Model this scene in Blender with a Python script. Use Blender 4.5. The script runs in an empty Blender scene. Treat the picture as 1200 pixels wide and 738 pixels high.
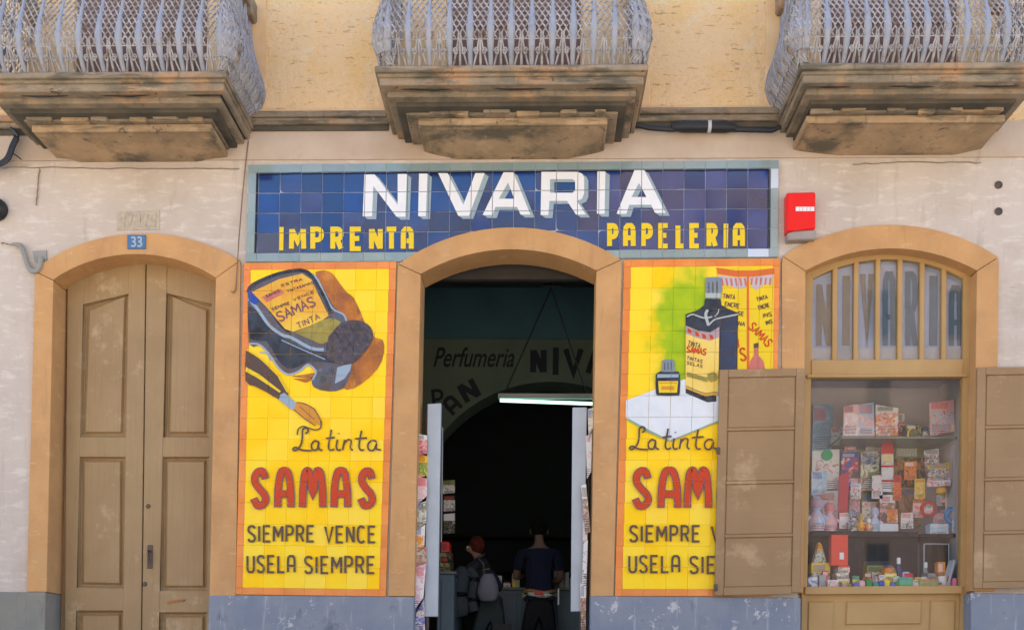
import bpy, bmesh, math, random
from mathutils import Vector, Matrix
from mathutils.geometry import tessellate_polygon
random.seed(7)
PI = math.pi
S = bpy.context.scene
COL = S.collection
# ------------------------------------------------------------------ camera
YAW, PITCH, ROLL = 0.027, 0.012, 0.010
F = 1170.0
CAM = Vector((0.0, -9.0, 0.10))
R = (Matrix.Rotation(YAW, 3, 'Z') @ Matrix.Rotation(PI/2 + PITCH, 3, 'X') @ Matrix.Rotation(ROLL, 3, 'Z'))
_d = R.transposed() @ Vector((0, 1, 0))
PX = 627 - F*_d.x/(-_d.z)
PY = 790 + F*_d.y/(-_d.z)
cam = bpy.data.cameras.new('camera')
camo = bpy.data.objects.new('camera', cam); COL.objects.link(camo)
cam.sensor_width = 36; cam.sensor_fit = 'HORIZONTAL'; cam.lens = 36*F/1200
cam.shift_x = (600-PX)/1200; cam.shift_y = (PY-369)/1200
cam.clip_start = 0.05; cam.clip_end = 2000
camo.matrix_world = Matrix.Translation(CAM) @ R.to_4x4()
S.camera = camo
# ------------------------------------------------------------------ sky, sun
w = bpy.data.worlds.new('World'); S.world = w; w.use_nodes = True
nt = w.node_tree; nt.nodes.clear()
sky = nt.nodes.new('ShaderNodeTexSky'); sky.sky_type = 'NISHITA'; sky.sun_disc = False
SUN_EL, SUN_AZ = math.radians(56), math.radians(-28)   # azimuth clockwise from +Y (north)
sky.sun_elevation = SUN_EL; sky.sun_rotation = SUN_AZ; sky.air_density = 1.0; sky.dust_density = 0.1; sky.ozone_density = 3.0
bg = nt.nodes.new('ShaderNodeBackground'); bg.inputs[1].default_value = 0.08
out = nt.nodes.new('ShaderNodeOutputWorld')
nt.links.new(sky.outputs[0], bg.inputs[0]); nt.links.new(bg.outputs[0], out.inputs[0])
sl = bpy.data.lights.new('sun', 'SUN'); sl.energy = 4.6; sl.angle = math.radians(0.5); sl.color = (1, .90, .74)
so = bpy.data.objects.new('sun', sl); COL.objects.link(so)
sd = Vector((math.sin(SUN_AZ)*math.cos(SUN_EL), math.cos(SUN_AZ)*math.cos(SUN_EL), math.sin(SUN_EL)))
so.rotation_euler = sd.to_track_quat('Z', 'Y').to_euler()
S.view_settings.view_transform = 'Standard'; S.view_settings.look = 'None'
S.view_settings.exposure = 2.70; S.view_settings.gamma = 1
S.cycles.max_bounces = 8; S.cycles.transparent_max_bounces = 12
# ------------------------------------------------------------------ helpers
def ray(px, py): return (R @ Vector(((px-PX)/F, -(py-PY)/F, -1.0)))
def U(px, py, y=0.0):
    d = ray(px, py); t = (y-CAM.y)/d.y
    return CAM + d*t
def Z(px, py, y=0.0): return U(px, py, y).z
def X(px, py, y=0.0): return U(px, py, y).x
def tag(o, label=None, cat=None, group=None, kind=None):
    if label: o['label'] = label
    if cat: o['category'] = cat
    if group: o['group'] = group
    if kind: o['kind'] = kind
    return o
def empty(name, loc=(0, 0, 0), **k):
    o = bpy.data.objects.new(name, None); COL.objects.link(o); o.location = loc; o.empty_display_size = .1
    return tag(o, **k)
def setpar(o, parent):
    if parent is None: return
    o.parent = parent
    if parent.type == 'EMPTY': o.location = Vector(o.location) - Vector(parent.location)
def obj(name, bm, mat, parent=None, smooth=False, **k):
    me = bm
    if isinstance(bm, bmesh.types.BMesh):
        bmesh.ops.recalc_face_normals(bm, faces=bm.faces)
        me = bpy.data.meshes.new(name); bm.to_mesh(me); bm.free()
    if smooth:
        for p in me.polygons: p.use_smooth = True
        me.set_sharp_from_angle(angle=math.radians(40)) if hasattr(me, 'set_sharp_from_angle') else None
    o = bpy.data.objects.new(name, me); COL.objects.link(o)
    if mat and not me.materials: me.materials.append(mat)
    setpar(o, parent)
    return tag(o, **k)
def BM(): return bmesh.new()
def add_box(bm, x0, x1, y0, y1, z0, z1):
    v = [bm.verts.new(p) for p in ((x0,y0,z0),(x1,y0,z0),(x1,y1,z0),(x0,y1,z0),(x0,y0,z1),(x1,y0,z1),(x1,y1,z1),(x0,y1,z1))]
    for f in ((0,3,2,1),(4,5,6,7),(0,1,5,4),(1,2,6,5),(2,3,7,6),(3,0,4,7)): bm.faces.new([v[i] for i in f])
    return v
def bev(bm, w=.004, seg=1):
    bmesh.ops.bevel(bm, geom=bm.edges[:], offset=w, segments=seg, affect='EDGES', clamp_overlap=True); return bm
def add_prism(bm, pts, y0, y1, holes=()):
    """pts: list of (x,z) world; extruded y0 (front) to y1 (back)"""
    loops = [list(pts)] + [list(h) for h in holes]
    tris = tessellate_polygon([[Vector((p[0], p[1], 0)) for p in l] for l in loops])
    flat = [p for l in loops for p in l]
    fr = [bm.verts.new((p[0], y0, p[1])) for p in flat]; bk = [bm.verts.new((p[0], y1, p[1])) for p in flat]
    if holes:
        for t in tris:
            try: bm.faces.new([fr[i] for i in t]); bm.faces.new([bk[i] for i in reversed(t)])
            except ValueError: pass
    else:
        bm.faces.new(fr); bm.faces.new(list(reversed(bk)))
    s = 0
    for l in loops:
        n = len(l)
        for i in range(n):
            a, b = s+i, s+(i+1) % n
            bm.faces.new((fr[a], bk[a], bk[b], fr[b]))
        s += n
def W(pts, y): return [(p.x, p.z) for p in (U(a, b, y) for a, b in pts)]
def pxprism(pts, y0, y1, holes=(), b=0):
    bm = BM(); add_prism(bm, W(pts, y0), y0, y1, [W(h, y0) for h in holes])
    if b: bev(bm, b)
    return bm
def add_tube(bm, pts, r, n=6, closed=False):
    pts = [Vector(p) for p in pts]; rings = []
    m = len(pts); up = Vector((0, 0, 1))
    for i, p in enumerate(pts):
        t = (pts[min(i+1, m-1)] - pts[max(i-1, 0)]).normalized() if not closed else (pts[(i+1) % m]-pts[i-1]).normalized()
        a = t.cross(up)
        if a.length < 1e-3: a = t.cross(Vector((0, 1, 0)))
        a.normalize(); b = t.cross(a)
        rr = r[i] if isinstance(r, (list, tuple)) else r
        rings.append([bm.verts.new(p + a*math.cos(2*PI*k/n)*rr + b*math.sin(2*PI*k/n)*rr) for k in range(n)])
    for i in range(m if closed else m-1):
        A, B = rings[i], rings[(i+1) % m]
        for k in range(n): bm.faces.new((A[k], A[(k+1) % n], B[(k+1) % n], B[k]))
    if not closed:
        bm.faces.new(rings[0]); bm.faces.new(list(reversed(rings[-1])))
def add_lathe(bm, prof, c, n=16, axis='z'):
    rings = []
    for r, h in prof:
        ring = []
        for k in range(n):
            a = 2*PI*k/n
            if axis == 'z': p = (c[0]+r*math.cos(a), c[1]+r*math.sin(a), c[2]+h)
            else: p = (c[0]+r*math.cos(a), c[1]+h, c[2]+r*math.sin(a))
            ring.append(bm.verts.new(p))
        rings.append(ring)
    for A, B in zip(rings, rings[1:]):
        for k in range(n): bm.faces.new((A[k], A[(k+1) % n], B[(k+1) % n], B[k]))
    bm.faces.new(list(reversed(rings[0]))); bm.faces.new(rings[-1])
def arc(l, a, r, n=18):
    """points of the circle arc through three pixels"""
    (x1, y1), (x2, y2), (x3, y3) = l, a, r
    A = x1*(y2-y3)-y1*(x2-x3)+x2*y3-x3*y2
    B = (x1*x1+y1*y1)*(y3-y2)+(x2*x2+y2*y2)*(y1-y3)+(x3*x3+y3*y3)*(y2-y1)
    C_ = (x1*x1+y1*y1)*(x2-x3)+(x2*x2+y2*y2)*(x3-x1)+(x3*x3+y3*y3)*(x1-x2)
    cx, cy = -B/(2*A), -C_/(2*A); rr = math.hypot(x1-cx, y1-cy)
    t0, t1 = math.atan2(y1-cy, x1-cx), math.atan2(y3-cy, x3-cx)
    return [(cx+rr*math.cos(t0+(t1-t0)*i/n), cy+rr*math.sin(t0+(t1-t0)*i/n)) for i in range(n+1)]
def catmull(P, k=6):
    if len(P) < 3: return list(P)
    Q = [P[0]] + list(P) + [P[-1]]; o = []
    for i in range(1, len(Q)-2):
        p0, p1, p2, p3 = Q[i-1:i+3]
        for j in range(k):
            t = j/k
            o.append(tuple(.5*((2*p1[a])+(-p0[a]+p2[a])*t+(2*p0[a]-5*p1[a]+4*p2[a]-p3[a])*t*t+(-p0[a]+3*p1[a]-3*p2[a]+p3[a])*t**3) for a in (0, 1)))
    return o + [P[-1]]
# ------------------------------------------------------------------ materials
_M = {}
def M(name, c, rough=.8, c2=None, var=.5, scale=2.5, bump=.15, bscale=70, spec=.5, metal=0, c3=None, thr3=.62, s3=1.2, ior=1.45, coat=0, rnd=0, bdist=.004, chips=None, streak=None, blotch=None):
    if name in _M: return _M[name]
    m = bpy.data.materials.new(name); m.use_nodes = True; N = m.node_tree.nodes; L = m.node_tree.links
    p = N['Principled BSDF']; geo = N.new('ShaderNodeNewGeometry')
    p.inputs['Roughness'].default_value = rough; p.inputs['Metallic'].default_value = metal
    p.inputs['IOR'].default_value = ior; p.inputs['Specular IOR Level'].default_value = spec
    p.inputs['Coat Weight'].default_value = coat
    def noise(s, det=5, ro=.6):
        n = N.new('ShaderNodeTexNoise'); n.inputs['Scale'].default_value = s; n.inputs['Detail'].default_value = det; n.inputs['Roughness'].default_value = ro
        L.new(geo.outputs['Position'], n.inputs['Vector']); return n.outputs[0]
    def mix(f, a, b):
        x = N.new('ShaderNodeMix'); x.data_type = 'RGBA'
        if isinstance(f, float): x.inputs[0].default_value = f
        else: L.new(f, x.inputs[0])
        for s, v in ((6, a), (7, b)):
            if isinstance(v, tuple): x.inputs[s].default_value = (*v, 1)
            else: L.new(v, x.inputs[s])
        return x.outputs[2]
    def ramp(f, a, b):
        r = N.new('ShaderNodeMapRange'); r.inputs[1].default_value = a; r.inputs[2].default_value = b; L.new(f, r.inputs[0]); return r.outputs[0]
    c2 = c2 or tuple(v*(1-var*.5) for v in c)
    col = mix(ramp(noise(scale), .35, .65), c, c2)
    if c3: col = mix(ramp(noise(s3, 8, .7), thr3, thr3+.12), col, c3)
    if chips: col = mix(ramp(noise(chips[1], 6, .75), chips[2], chips[2]+.03), col, chips[0])
    for st in (streak or []):   # (colour, scale x, scale z, threshold, softness, strength): brushed or run-down stains, and pit shade painted on the rough ochre plaster
        mp = N.new('ShaderNodeMapping'); mp.inputs['Scale'].default_value = (st[1], st[1], st[2]); L.new(geo.outputs['Position'], mp.inputs[0])
        n = N.new('ShaderNodeTexNoise'); n.inputs['Scale'].default_value = 1; n.inputs['Detail'].default_value = 7; n.inputs['Roughness'].default_value = .65; L.new(mp.outputs[0], n.inputs['Vector'])
        r_ = N.new('ShaderNodeMapRange'); r_.inputs[1].default_value = st[3]; r_.inputs[2].default_value = st[3]+st[4]; r_.inputs[4].default_value = st[5]; L.new(n.outputs[0], r_.inputs[0]); col = mix(r_.outputs[0], col, st[0])
    if rnd:
        oi = N.new('ShaderNodeObjectInfo'); h = N.new('ShaderNodeHueSaturation')
        mr = N.new('ShaderNodeMapRange'); mr.inputs[3].default_value = 1-rnd; mr.inputs[4].default_value = 1+rnd*.6
        L.new(oi.outputs['Random'], mr.inputs[0]); L.new(mr.outputs[0], h.inputs['Value']); L.new(col, h.inputs['Color']); col = h.outputs[0]
    L.new(col, p.inputs['Base Color'])
    if bump:
        b = N.new('ShaderNodeBump'); b.inputs['Strength'].default_value = min(1, bump); b.inputs['Distance'].default_value = bdist
        L.new(noise(bscale, 6, .65), b.inputs['Height']); L.new(b.outputs[0], p.inputs['Normal'])
    _M[name] = m; return m
def Mflat(name, c, rough=.4, spec=.35, ior=1.45): return M(name, c, rough, var=.12, scale=9, bump=.04, bscale=40, spec=spec, ior=ior, bdist=.001)
def Memit(name, c, s):
    m = bpy.data.materials.new(name); m.use_nodes = True; p = m.node_tree.nodes['Principled BSDF']
    p.inputs['Base Color'].default_value = (*c, 1); p.inputs['Emission Color'].default_value = (*c, 1); p.inputs['Emission Strength'].default_value = s; return m
def Mglass(name, refl=1.0, tint=(1, 1, 1), ior=1.5, bias=0.0):
    m = bpy.data.materials.new(name); m.use_nodes = True; N = m.node_tree.nodes; L = m.node_tree.links; N.clear()
    o = N.new('ShaderNodeOutputMaterial'); t = N.new('ShaderNodeBsdfTransparent'); g = N.new('ShaderNodeBsdfGlossy'); x = N.new('ShaderNodeMixShader')
    t.inputs[0].default_value = (*tint, 1); g.inputs['Roughness'].default_value = .02
    f = N.new('ShaderNodeFresnel'); f.inputs[0].default_value = ior; gg = N.new('ShaderNodeNewGeometry'); iv = N.new('ShaderNodeMath'); iv.operation = 'SUBTRACT'; iv.inputs[0].default_value = 1; L.new(gg.outputs['Backfacing'], iv.inputs[1]); fm_ = N.new('ShaderNodeMath'); fm_.operation = 'MULTIPLY'
    a = N.new('ShaderNodeMath'); a.operation = 'MULTIPLY_ADD'; a.inputs[1].default_value = refl; a.inputs[2].default_value = bias; L.new(f.outputs[0], a.inputs[0])
    L.new(a.outputs[0], fm_.inputs[0]); L.new(iv.outputs[0], fm_.inputs[1]); L.new(fm_.outputs[0], x.inputs[0]); L.new(t.outputs[0], x.inputs[1]); L.new(g.outputs[0], x.inputs[2]); L.new(x.outputs[0], o.inputs[0])
    return m
_P = {}
def Mprint(cols, scale=14, seed=0, stretch=1.0):
    """printed cover laid out over the object's own box: title band, picture of small patches, rows of print"""
    key = (tuple(cols), scale, seed, stretch)
    if key in _P: return _P[key]
    rr = random.Random(seed*13+len(cols))
    m = bpy.data.materials.new('printed_cover'); m.use_nodes = True; N = m.node_tree.nodes; L = m.node_tree.links; p = N['Principled BSDF']
    p.inputs['Roughness'].default_value = .4; p.inputs['Specular IOR Level'].default_value = .3
    tc = N.new('ShaderNodeTexCoord'); sx = N.new('ShaderNodeSeparateXYZ'); L.new(tc.outputs['Generated'], sx.inputs[0]); geo = N.new('ShaderNodeNewGeometry')
    X_, Z_ = sx.outputs[0], sx.outputs[2]
    def math_(op, a, b=None):
        n = N.new('ShaderNodeMath'); n.operation = op
        for i, v in enumerate((a, b)):
            if v is None: continue
            if isinstance(v, (int, float)): n.inputs[i].default_value = v
            else: L.new(v, n.inputs[i])
        return n.outputs[0]
    def band(v, a, b): return math_('MULTIPLY', math_('GREATER_THAN', v, a), math_('LESS_THAN', v, b))
    def mix(f, a, b):
        x = N.new('ShaderNodeMix'); x.data_type = 'RGBA'; L.new(f, x.inputs[0]) if not isinstance(f, float) else setattr(x.inputs[0], 'default_value', f)
        for s_, v in ((6, a), (7, b)):
            if isinstance(v, tuple): x.inputs[s_].default_value = (*v, 1)
            else: L.new(v, x.inputs[s_])
        return x.outputs[2]
    mp = N.new('ShaderNodeMapping'); mp.inputs['Location'].default_value = (seed*3.1, seed*1.7, seed*2.3); L.new(geo.outputs['Position'], mp.inputs[0])
    nz = N.new('ShaderNodeTexNoise'); nz.inputs['Scale'].default_value = scale*.9; nz.inputs['Detail'].default_value = 5; nz.inputs['Distortion'].default_value = 1.2; L.new(mp.outputs[0], nz.inputs['Vector'])
    r = N.new('ShaderNodeValToRGB'); e = r.color_ramp.elements; n = len(cols); e[0].position = .30; e[0].color = (*cols[0], 1); e[1].position = .70; e[1].color = (*cols[-1], 1)
    for i in range(1, n-1): q = e.new(.30+.40*i/(n-1)); q.color = (*cols[i], 1)
    L.new(nz.outputs[0], r.inputs[0]); col = r.outputs[0]
    vo = N.new('ShaderNodeTexVoronoi'); vo.inputs['Scale'].default_value = scale*1.1; L.new(mp.outputs[0], vo.inputs['Vector'])
    spots = math_('LESS_THAN', vo.outputs['Distance'], .22); col = mix(spots, col, cols[1 % n])
    t = rr.choice((.74, .80, .66)); tb = band(Z_, t, .93); tx = band(X_, .08, rr.uniform(.6, .92))
    dark = (.06, .05, .06)
    if rr.random() < .75: col = mix(math_('GREATER_THAN', Z_, t-.03), col, cols[rr.randrange(n)])
    w1 = N.new('ShaderNodeTexWave'); w1.inputs['Scale'].default_value = 9; w1.inputs['Distortion'].default_value = 6; w1.inputs['Detail'].default_value = 2; L.new(tc.outputs['Generated'], w1.inputs['Vector'])
    ltr = math_('MULTIPLY', math_('MULTIPLY', tb, tx), math_('GREATER_THAN', w1.outputs['Fac'], .5)); col = mix(ltr, col, rr.choice(((.8, .8, .8), dark, (.6, .05, .03), (.05, .1, .4))))
    rows = math_('MULTIPLY', math_('MULTIPLY', band(Z_, .05, rr.choice((.22, .34))), band(X_, .1, .85)), math_('GREATER_THAN', math_('FRACT', math_('MULTIPLY', Z_, 22.0)), .55))
    col = mix(math_('MULTIPLY', rows, .75), col, dark)
    L.new(col, p.inputs['Base Color'])
    _P[key] = m; return m

plaster = M('cream_pink_plaster', (.49, .415, .355), .9, (.57, .485, .415), scale=1.3, bump=.6, bscale=20, c3=(.50, .42, .35), thr3=.58, s3=2.6, chips=((.36, .29, .23), 8, .67), bdist=.010, streak=[((.64, .57, .50), 5, 16, .52, .12, .8), ((.36, .29, .24), 7, 1.1, .56, .15, .6), ((.42, .33, .25), 1.3, 1.6, .55, .15, .6), ((.40, .31, .24), 3, 34, .66, .04, .7)])
plaster_up = M('ochre_rough_plaster', (.84, .54, .23), .95, (.84, .62, .38), scale=2.0, bump=1, bscale=13, c3=(.66, .44, .20), thr3=.60, s3=5, bdist=.045, chips=((.46, .30, .17), 11, .66), streak=[((.46, .28, .13), 6, 26, .60, .03, .85), ((.56, .35, .16), 14, 40, .60, .05, .7), ((.80, .70, .52), 4, 6, .58, .1, .6), ((.84, .52, .20), 2, 2, .52, .2, .6)])  # chips and dark dashes also paint in the shade of its pits
smoothpl = M('smooth_ochre_plaster', (.78, .55, .30), .9, (.68, .43, .21), scale=3, bump=.2, bscale=30)
orange = M('orange_painted_stone', (.58, .315, .125), .8, (.47, .25, .10), scale=2.6, bump=.5, bscale=22, c3=(.52, .30, .13), thr3=.54, s3=4, chips=((.48, .40, .33), 10, .67), bdist=.006, streak=[((.42, .23, .10), 12, 1.5, .58, .12, .6), ((.66, .42, .19), 6, 20, .6, .08, .5)])
stone = M('weathered_stone', (.33, .255, .175), .9, (.19, .155, .11), scale=3.5, bump=.6, bscale=30, c3=(.40, .24, .13), thr3=.52, s3=3.0, bdist=.008, chips=((.06, .055, .045), 6, .64), streak=[((.085, .08, .06), 2, 13, .50, .14, .85), ((.46, .36, .27), 6, 22, .6, .08, .6), ((.13, .10, .07), 14, 2, .58, .1, .6)])
corbelst = M('warm_corbel_stone', (.44, .30, .17), .9, (.28, .20, .12), scale=2.6, bump=.6, bscale=28, c3=(.48, .34, .21), thr3=.55, s3=2.4, bdist=.008, chips=((.13, .10, .07), 7, .62), streak=[((.085, .08, .06), 2, 13, .50, .14, .85), ((.46, .36, .27), 6, 22, .6, .08, .6), ((.13, .10, .07), 14, 2, .58, .1, .6)])
shade_st = M('groove_shade_stone', (.06, .055, .045), .95, (.11, .09, .065), scale=4, bump=.4)  # near-black copy of the stone, paints in the shade of grooves and recesses
bluepl = M('blue_grey_painted_plinth', (.185, .21, .265), .8, (.24, .255, .29), scale=3, bump=.3, bscale=25, c3=(.13, .15, .19), thr3=.58, s3=3, chips=((.46, .45, .45), 8, .60), streak=[((.36, .38, .42), 14, 1.4, .58, .08, .7), ((.10, .12, .15), 8, 2, .62, .1, .6)])
greypl = M('grey_stone_plinth', (.27, .24, .20), .85, (.20, .20, .17), scale=3, bump=.4, bscale=25, c3=(.33, .24, .17), thr3=.62, s3=2, streak=[((.15, .14, .11), 10, 2, .58, .1, .6)])
wood = M('tan_painted_wood', (.36, .24, .115), .6, (.31, .20, .095), scale=2, bump=.15, bscale=50, c3=(.48, .36, .22), thr3=.58, s3=2.5, chips=((.24, .15, .085), 13, .71), streak=[((.28, .18, .085), 60, 1.4, .50, .12, .45), ((.40, .28, .15), 40, 1.2, .60, .1, .45), ((.22, .15, .09), 9, 1.1, .64, .1, .6)])
woodw = M('brown_painted_shutter_wood', (.325, .20, .095), .6, (.28, .17, .078), scale=2, bump=.15, bscale=50, c3=(.42, .28, .15), thr3=.56, s3=3, chips=((.24, .15, .085), 13, .71), streak=[((.27, .165, .075), 1.5, 50, .50, .14, .35), ((.37, .245, .125), 1.5, 30, .60, .1, .3), ((.22, .14, .08), 3, 26, .68, .04, .7)])
woodf = M('ochre_window_frame_wood', (.46, .285, .11), .6, (.40, .24, .09), scale=2, bump=.12, bscale=50)
iron_b = M('blue_grey_painted_iron', (.26, .285, .36), .7, (.33, .335, .37), scale=7, bump=.3, c3=(.20, .16, .15), thr3=.58, s3=9, spec=.3)
iron_g = M('pale_grey_painted_iron', (.42, .405, .41), .75, (.27, .25, .25), scale=9, bump=.3, c3=(.20, .15, .12), thr3=.54, s3=7, spec=.25)
blackm = M('black_rubber', (.02, .022, .025), .5, bump=.1)
ironb = M('dark_rusty_iron', (.06, .055, .05), .6, (.12, .07, .045), scale=20, bump=.3)
grout = M('pale_grout', (.42, .46, .55), .8, bump=.3)
groutY = M('yellow_grout', (.72, .46, .05), .8, bump=.3)
def tile(name, c, c2, rnd=.12, rough=.12, ior=1.75, scale=4): return M(name, c, rough, c2, scale=scale, bump=.03, bscale=12, ior=ior, rnd=rnd, bdist=.003)
t_blue = tile('cobalt_glazed_tile', (.003, .022, .115), (.004, .035, .17), .40, rough=.08, ior=1.8)
t_edge = tile('grey_green_glazed_tile', (.20, .28, .29), (.25, .32, .32), .10)
t_pale = tile('pale_bare_tile', (.50, .58, .70), (.55, .6, .7), 0)
t_orng = tile('orange_glazed_tile', (.70, .18, .022), (.78, .26, .05), .10, .2, 1.6)
white = Mflat('white_enamel', (.78, .78, .80), .18)
shade = Mflat('grey_enamel_shading', (.30, .38, .42), .18)
yel = Mflat('yellow_enamel', (.80, .56, .02), .2)
def tile_y(name, green=False):
    m = bpy.data.materials.new(name); m.use_nodes = True; N = m.node_tree.nodes; L = m.node_tree.links; p = N['Principled BSDF']
    p.inputs['Roughness'].default_value = .3; p.inputs['IOR'].default_value = 1.45
    oi = N.new('ShaderNodeObjectInfo'); r = N.new('ShaderNodeValToRGB'); e = r.color_ramp.elements
    e[0].color = (.97, .56, .002, 1); e[1].color = (.94, .65, .06, 1); q = e.new(.55); q.color = (.97, .60, .006, 1); p.inputs['Specular IOR Level'].default_value = .25
    L.new(oi.outputs['Random'], r.inputs[0]); col = r.outputs[0]
    g = N.new('ShaderNodeNewGeometry'); n = N.new('ShaderNodeTexNoise'); n.inputs['Scale'].default_value = 3.0; n.inputs['Detail'].default_value = 4
    L.new(g.outputs['Position'], n.inputs['Vector'])
    def mix(f, a, b):
        x = N.new('ShaderNodeMix'); x.data_type = 'RGBA'; L.new(f, x.inputs[0])
        for s, v in ((6, a), (7, b)):
            if isinstance(v, tuple): x.inputs[s].default_value = (*v, 1)
            else: L.new(v, x.inputs[s])
        return x.outputs[2]
    mr = N.new('ShaderNodeMapRange'); mr.inputs[1].default_value = .42; mr.inputs[2].default_value = .62; mr.inputs[4].default_value = .6; L.new(n.outputs[0], mr.inputs[0])
    col = mix(mr.outputs[0], col, (.93, .68, .03))
    if green:   # sprayed green background of the painted still life
        c = U(800, 385); s = N.new('ShaderNodeVectorMath'); s.operation = 'SUBTRACT'; s.inputs[1].default_value = c
        ml = N.new('ShaderNodeVectorMath'); ml.operation = 'MULTIPLY'; ml.inputs[1].default_value = (2.6, 0, 1.25); ln = N.new('ShaderNodeVectorMath'); ln.operation = 'LENGTH'
        n2 = N.new('ShaderNodeTexNoise'); n2.inputs['Scale'].default_value = 5; n2.inputs['Detail'].default_value = 3
        ad = N.new('ShaderNodeMath'); ad.operation = 'MULTIPLY_ADD'; ad.inputs[1].default_value = 1.1
        L.new(g.outputs['Position'], s.inputs[0]); L.new(s.outputs[0], ml.inputs[0]); L.new(ml.outputs[0], ln.inputs[0]); L.new(g.outputs['Position'], n2.inputs['Vector'])
        L.new(n2.outputs[0], ad.inputs[0]); L.new(ln.outputs['Value'], ad.inputs[2])
        m2 = N.new('ShaderNodeMapRange'); m2.inputs[1].default_value = 1.45; m2.inputs[2].default_value = 1.1; L.new(ad.outputs[0], m2.inputs[0])
        n3 = N.new('ShaderNodeTexNoise'); n3.inputs['Scale'].default_value = 7; L.new(g.outputs['Position'], n3.inputs['Vector'])
        gr = mix(n3.outputs[0], (.13, .36, .01), (.58, .60, .01))
        col = mix(m2.outputs[0], col, gr)
    L.new(col, p.inputs['Base Color']); return m
t_yel = tile_y('yellow_glazed_tile'); t_yelg = tile_y('yellow_and_green_glazed_tile', True)

# ------------------------------------------------------------------ setting: pavement, road, ground
bm = BM(); add_box(bm, -45, 45, -2.0, 0.5, -.5, 0); pav = M('pavement_stone', (.40, .36, .31), .9, (.33, .30, .26), scale=3, bump=.3)
tag(obj('pavement', bm, pav), kind='structure')
bm = BM(); add_box(bm, -45, 45, -2.15, -2.003, -.5, .004); tag(obj('kerb', bm, M('kerb_granite', (.34, .33, .31), .8, bump=.3)), kind='structure')
bm = BM()
for a, b, za, zb in ((-2.153, -8.5, -.13, -1.35), (-8.5, -30, -1.35, -1.35)):
    v = [bm.verts.new(p) for p in ((-45, a, za), (45, a, za), (45, b, zb), (-45, b, zb))]; bm.faces.new(v)
bmesh.ops.remove_doubles(bm, verts=bm.verts, dist=.001)
tag(obj('road', bm, M('worn_street_paving', (.30, .27, .23), .9, (.24, .22, .19), bump=.4, bscale=120)), kind='structure')
bm = BM(); v = [bm.verts.new(p) for p in ((-400, -400, -1.6), (400, -400, -1.6), (400, 400, -1.6), (-400, 400, -1.6))]; bm.faces.new(v)
tag(obj('ground', bm, M('dry_earth', (.22, .19, .15), .95)), kind='structure')

# ------------------------------------------------------------------ the shop building
B = empty('shop_building', (0, 0, 0), label='old two storey shop house with cream plaster, orange arches and three balconies', cat='building')
YF, YD = -.035, .32     # front of the stone surrounds, back of the reveals
# opening outlines in photo pixels (front face of the surrounds)
L_in = arc((62.5, 327), (159, 297.5), (253, 325)); L_out = arc((47, 310), (162, 273.5), (281, 305))
C_in = arc((493, 321), (599, 292), (699, 317)); C_out = arc((467, 309), (602, 266.5), (728, 304))
R_in = arc((944, 317), (1046, 291), (1145, 317)); R_out = arc((917.5, 300), (1046, 263.5), (1170, 301))
L_open = [(52, 800)] + L_in + [(243, 800)]
C_open = [(483.5, 800)] + C_in + [(690.5, 800)]
R_open = [(938.5, 800)] + R_in + [(1138.5, 800)]
def closez(pts, z=-.3):   # world outline with its two lowest points dropped to a height
    w_ = W(pts, YF); w_[0] = (w_[0][0], z); w_[-1] = (w_[-1][0], z); return w_
def grow(w_, d):
    cx = sum(p[0] for p in w_)/len(w_); return [((p[0]+(d if p[0] > cx else -d)), p[1]+(d if p[1] > .5 else 0)) for p in w_]
ZL = Z(620, 145)        # underside of the ledge
holes = [grow(closez(o), .03) for o in (L_open, C_open, R_open)]
# wall as strips between the openings so that every opening is really open
outer = [(-11, -.45), (holes[0][0][0], -.45)] + holes[0] + [(holes[0][-1][0], -.45), (holes[1][0][0], -.45)] + holes[1] + [(holes[1][-1][0], -.45), (holes[2][0][0], -.45)] + holes[2] + [(holes[2][-1][0], -.45), (11, -.45), (11, ZL), (-11, ZL)]
bm = BM(); tr = tessellate_polygon([[Vector((p[0], p[1], 0)) for p in outer]])
fr = [bm.verts.new((p[0], 0, p[1])) for p in outer]; bk = [bm.verts.new((p[0], .30, p[1])) for p in outer]
for t in tr:
    try: bm.faces.new([fr[i] for i in t]); bm.faces.new([bk[i] for i in reversed(t)])
    except ValueError: pass
for i in range(len(outer)):
    j = (i+1) % len(outer); bm.faces.new((fr[i], bk[i], bk[j], fr[j]))
obj('lower_wall', bm, plaster, B)
bm = BM(); add_prism(bm, [(-11, ZL+.002), (11, ZL+.002), (11, 8.6), (-11, 8.6)], .0, .3); obj('upper_wall', bm, plaster_up, B)
bm = BM(); add_box(bm, -11, 11, -.15, 6, 8.6, 8.75); obj('roof', bm, stone, B)
# ledge between the balconies (moulded, several steps)
def ledge(px0, px1, py):
    x0, x1 = X(px0, py), X(px1, py); z = Z((px0+px1)/2, py)
    o = None
    for i, (dz0, dz1, d, mt) in enumerate(((-.005, .025, .045, smoothpl), (-.06, -.007, .075, stone), (-.115, -.062, .055, stone), (-.165, -.117, .03, shade_st))):  # lowest step coloured dark for the shade under the ledge
        bm = BM(); add_box(bm, x0, x1, -d, .02, z+dz0, z+dz1); bev(bm, .006)
        o2 = obj('ledge' if o is None else 'moulding', bm, mt, o or B); o = o or o2
ledge(286, 456, 134); ledge(738, 916, 130); ledge(-260, 42, 140)
# pale band of plaster under the ledge
bm = BM(); add_prism(bm, [(-11, Z(600, 187)), (11, Z(600, 187)), (11, ZL-.002), (-11, ZL-.002)], -.014, .002)
obj('plaster_band', bm, M('pale_band_plaster', (.54, .44, .35), .9, (.46, .35, .26), scale=2.0, bump=.35, bscale=30, c3=(.44, .34, .25), thr3=.6, s3=3, chips=((.36, .28, .2), 8, .69)), B)

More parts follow.
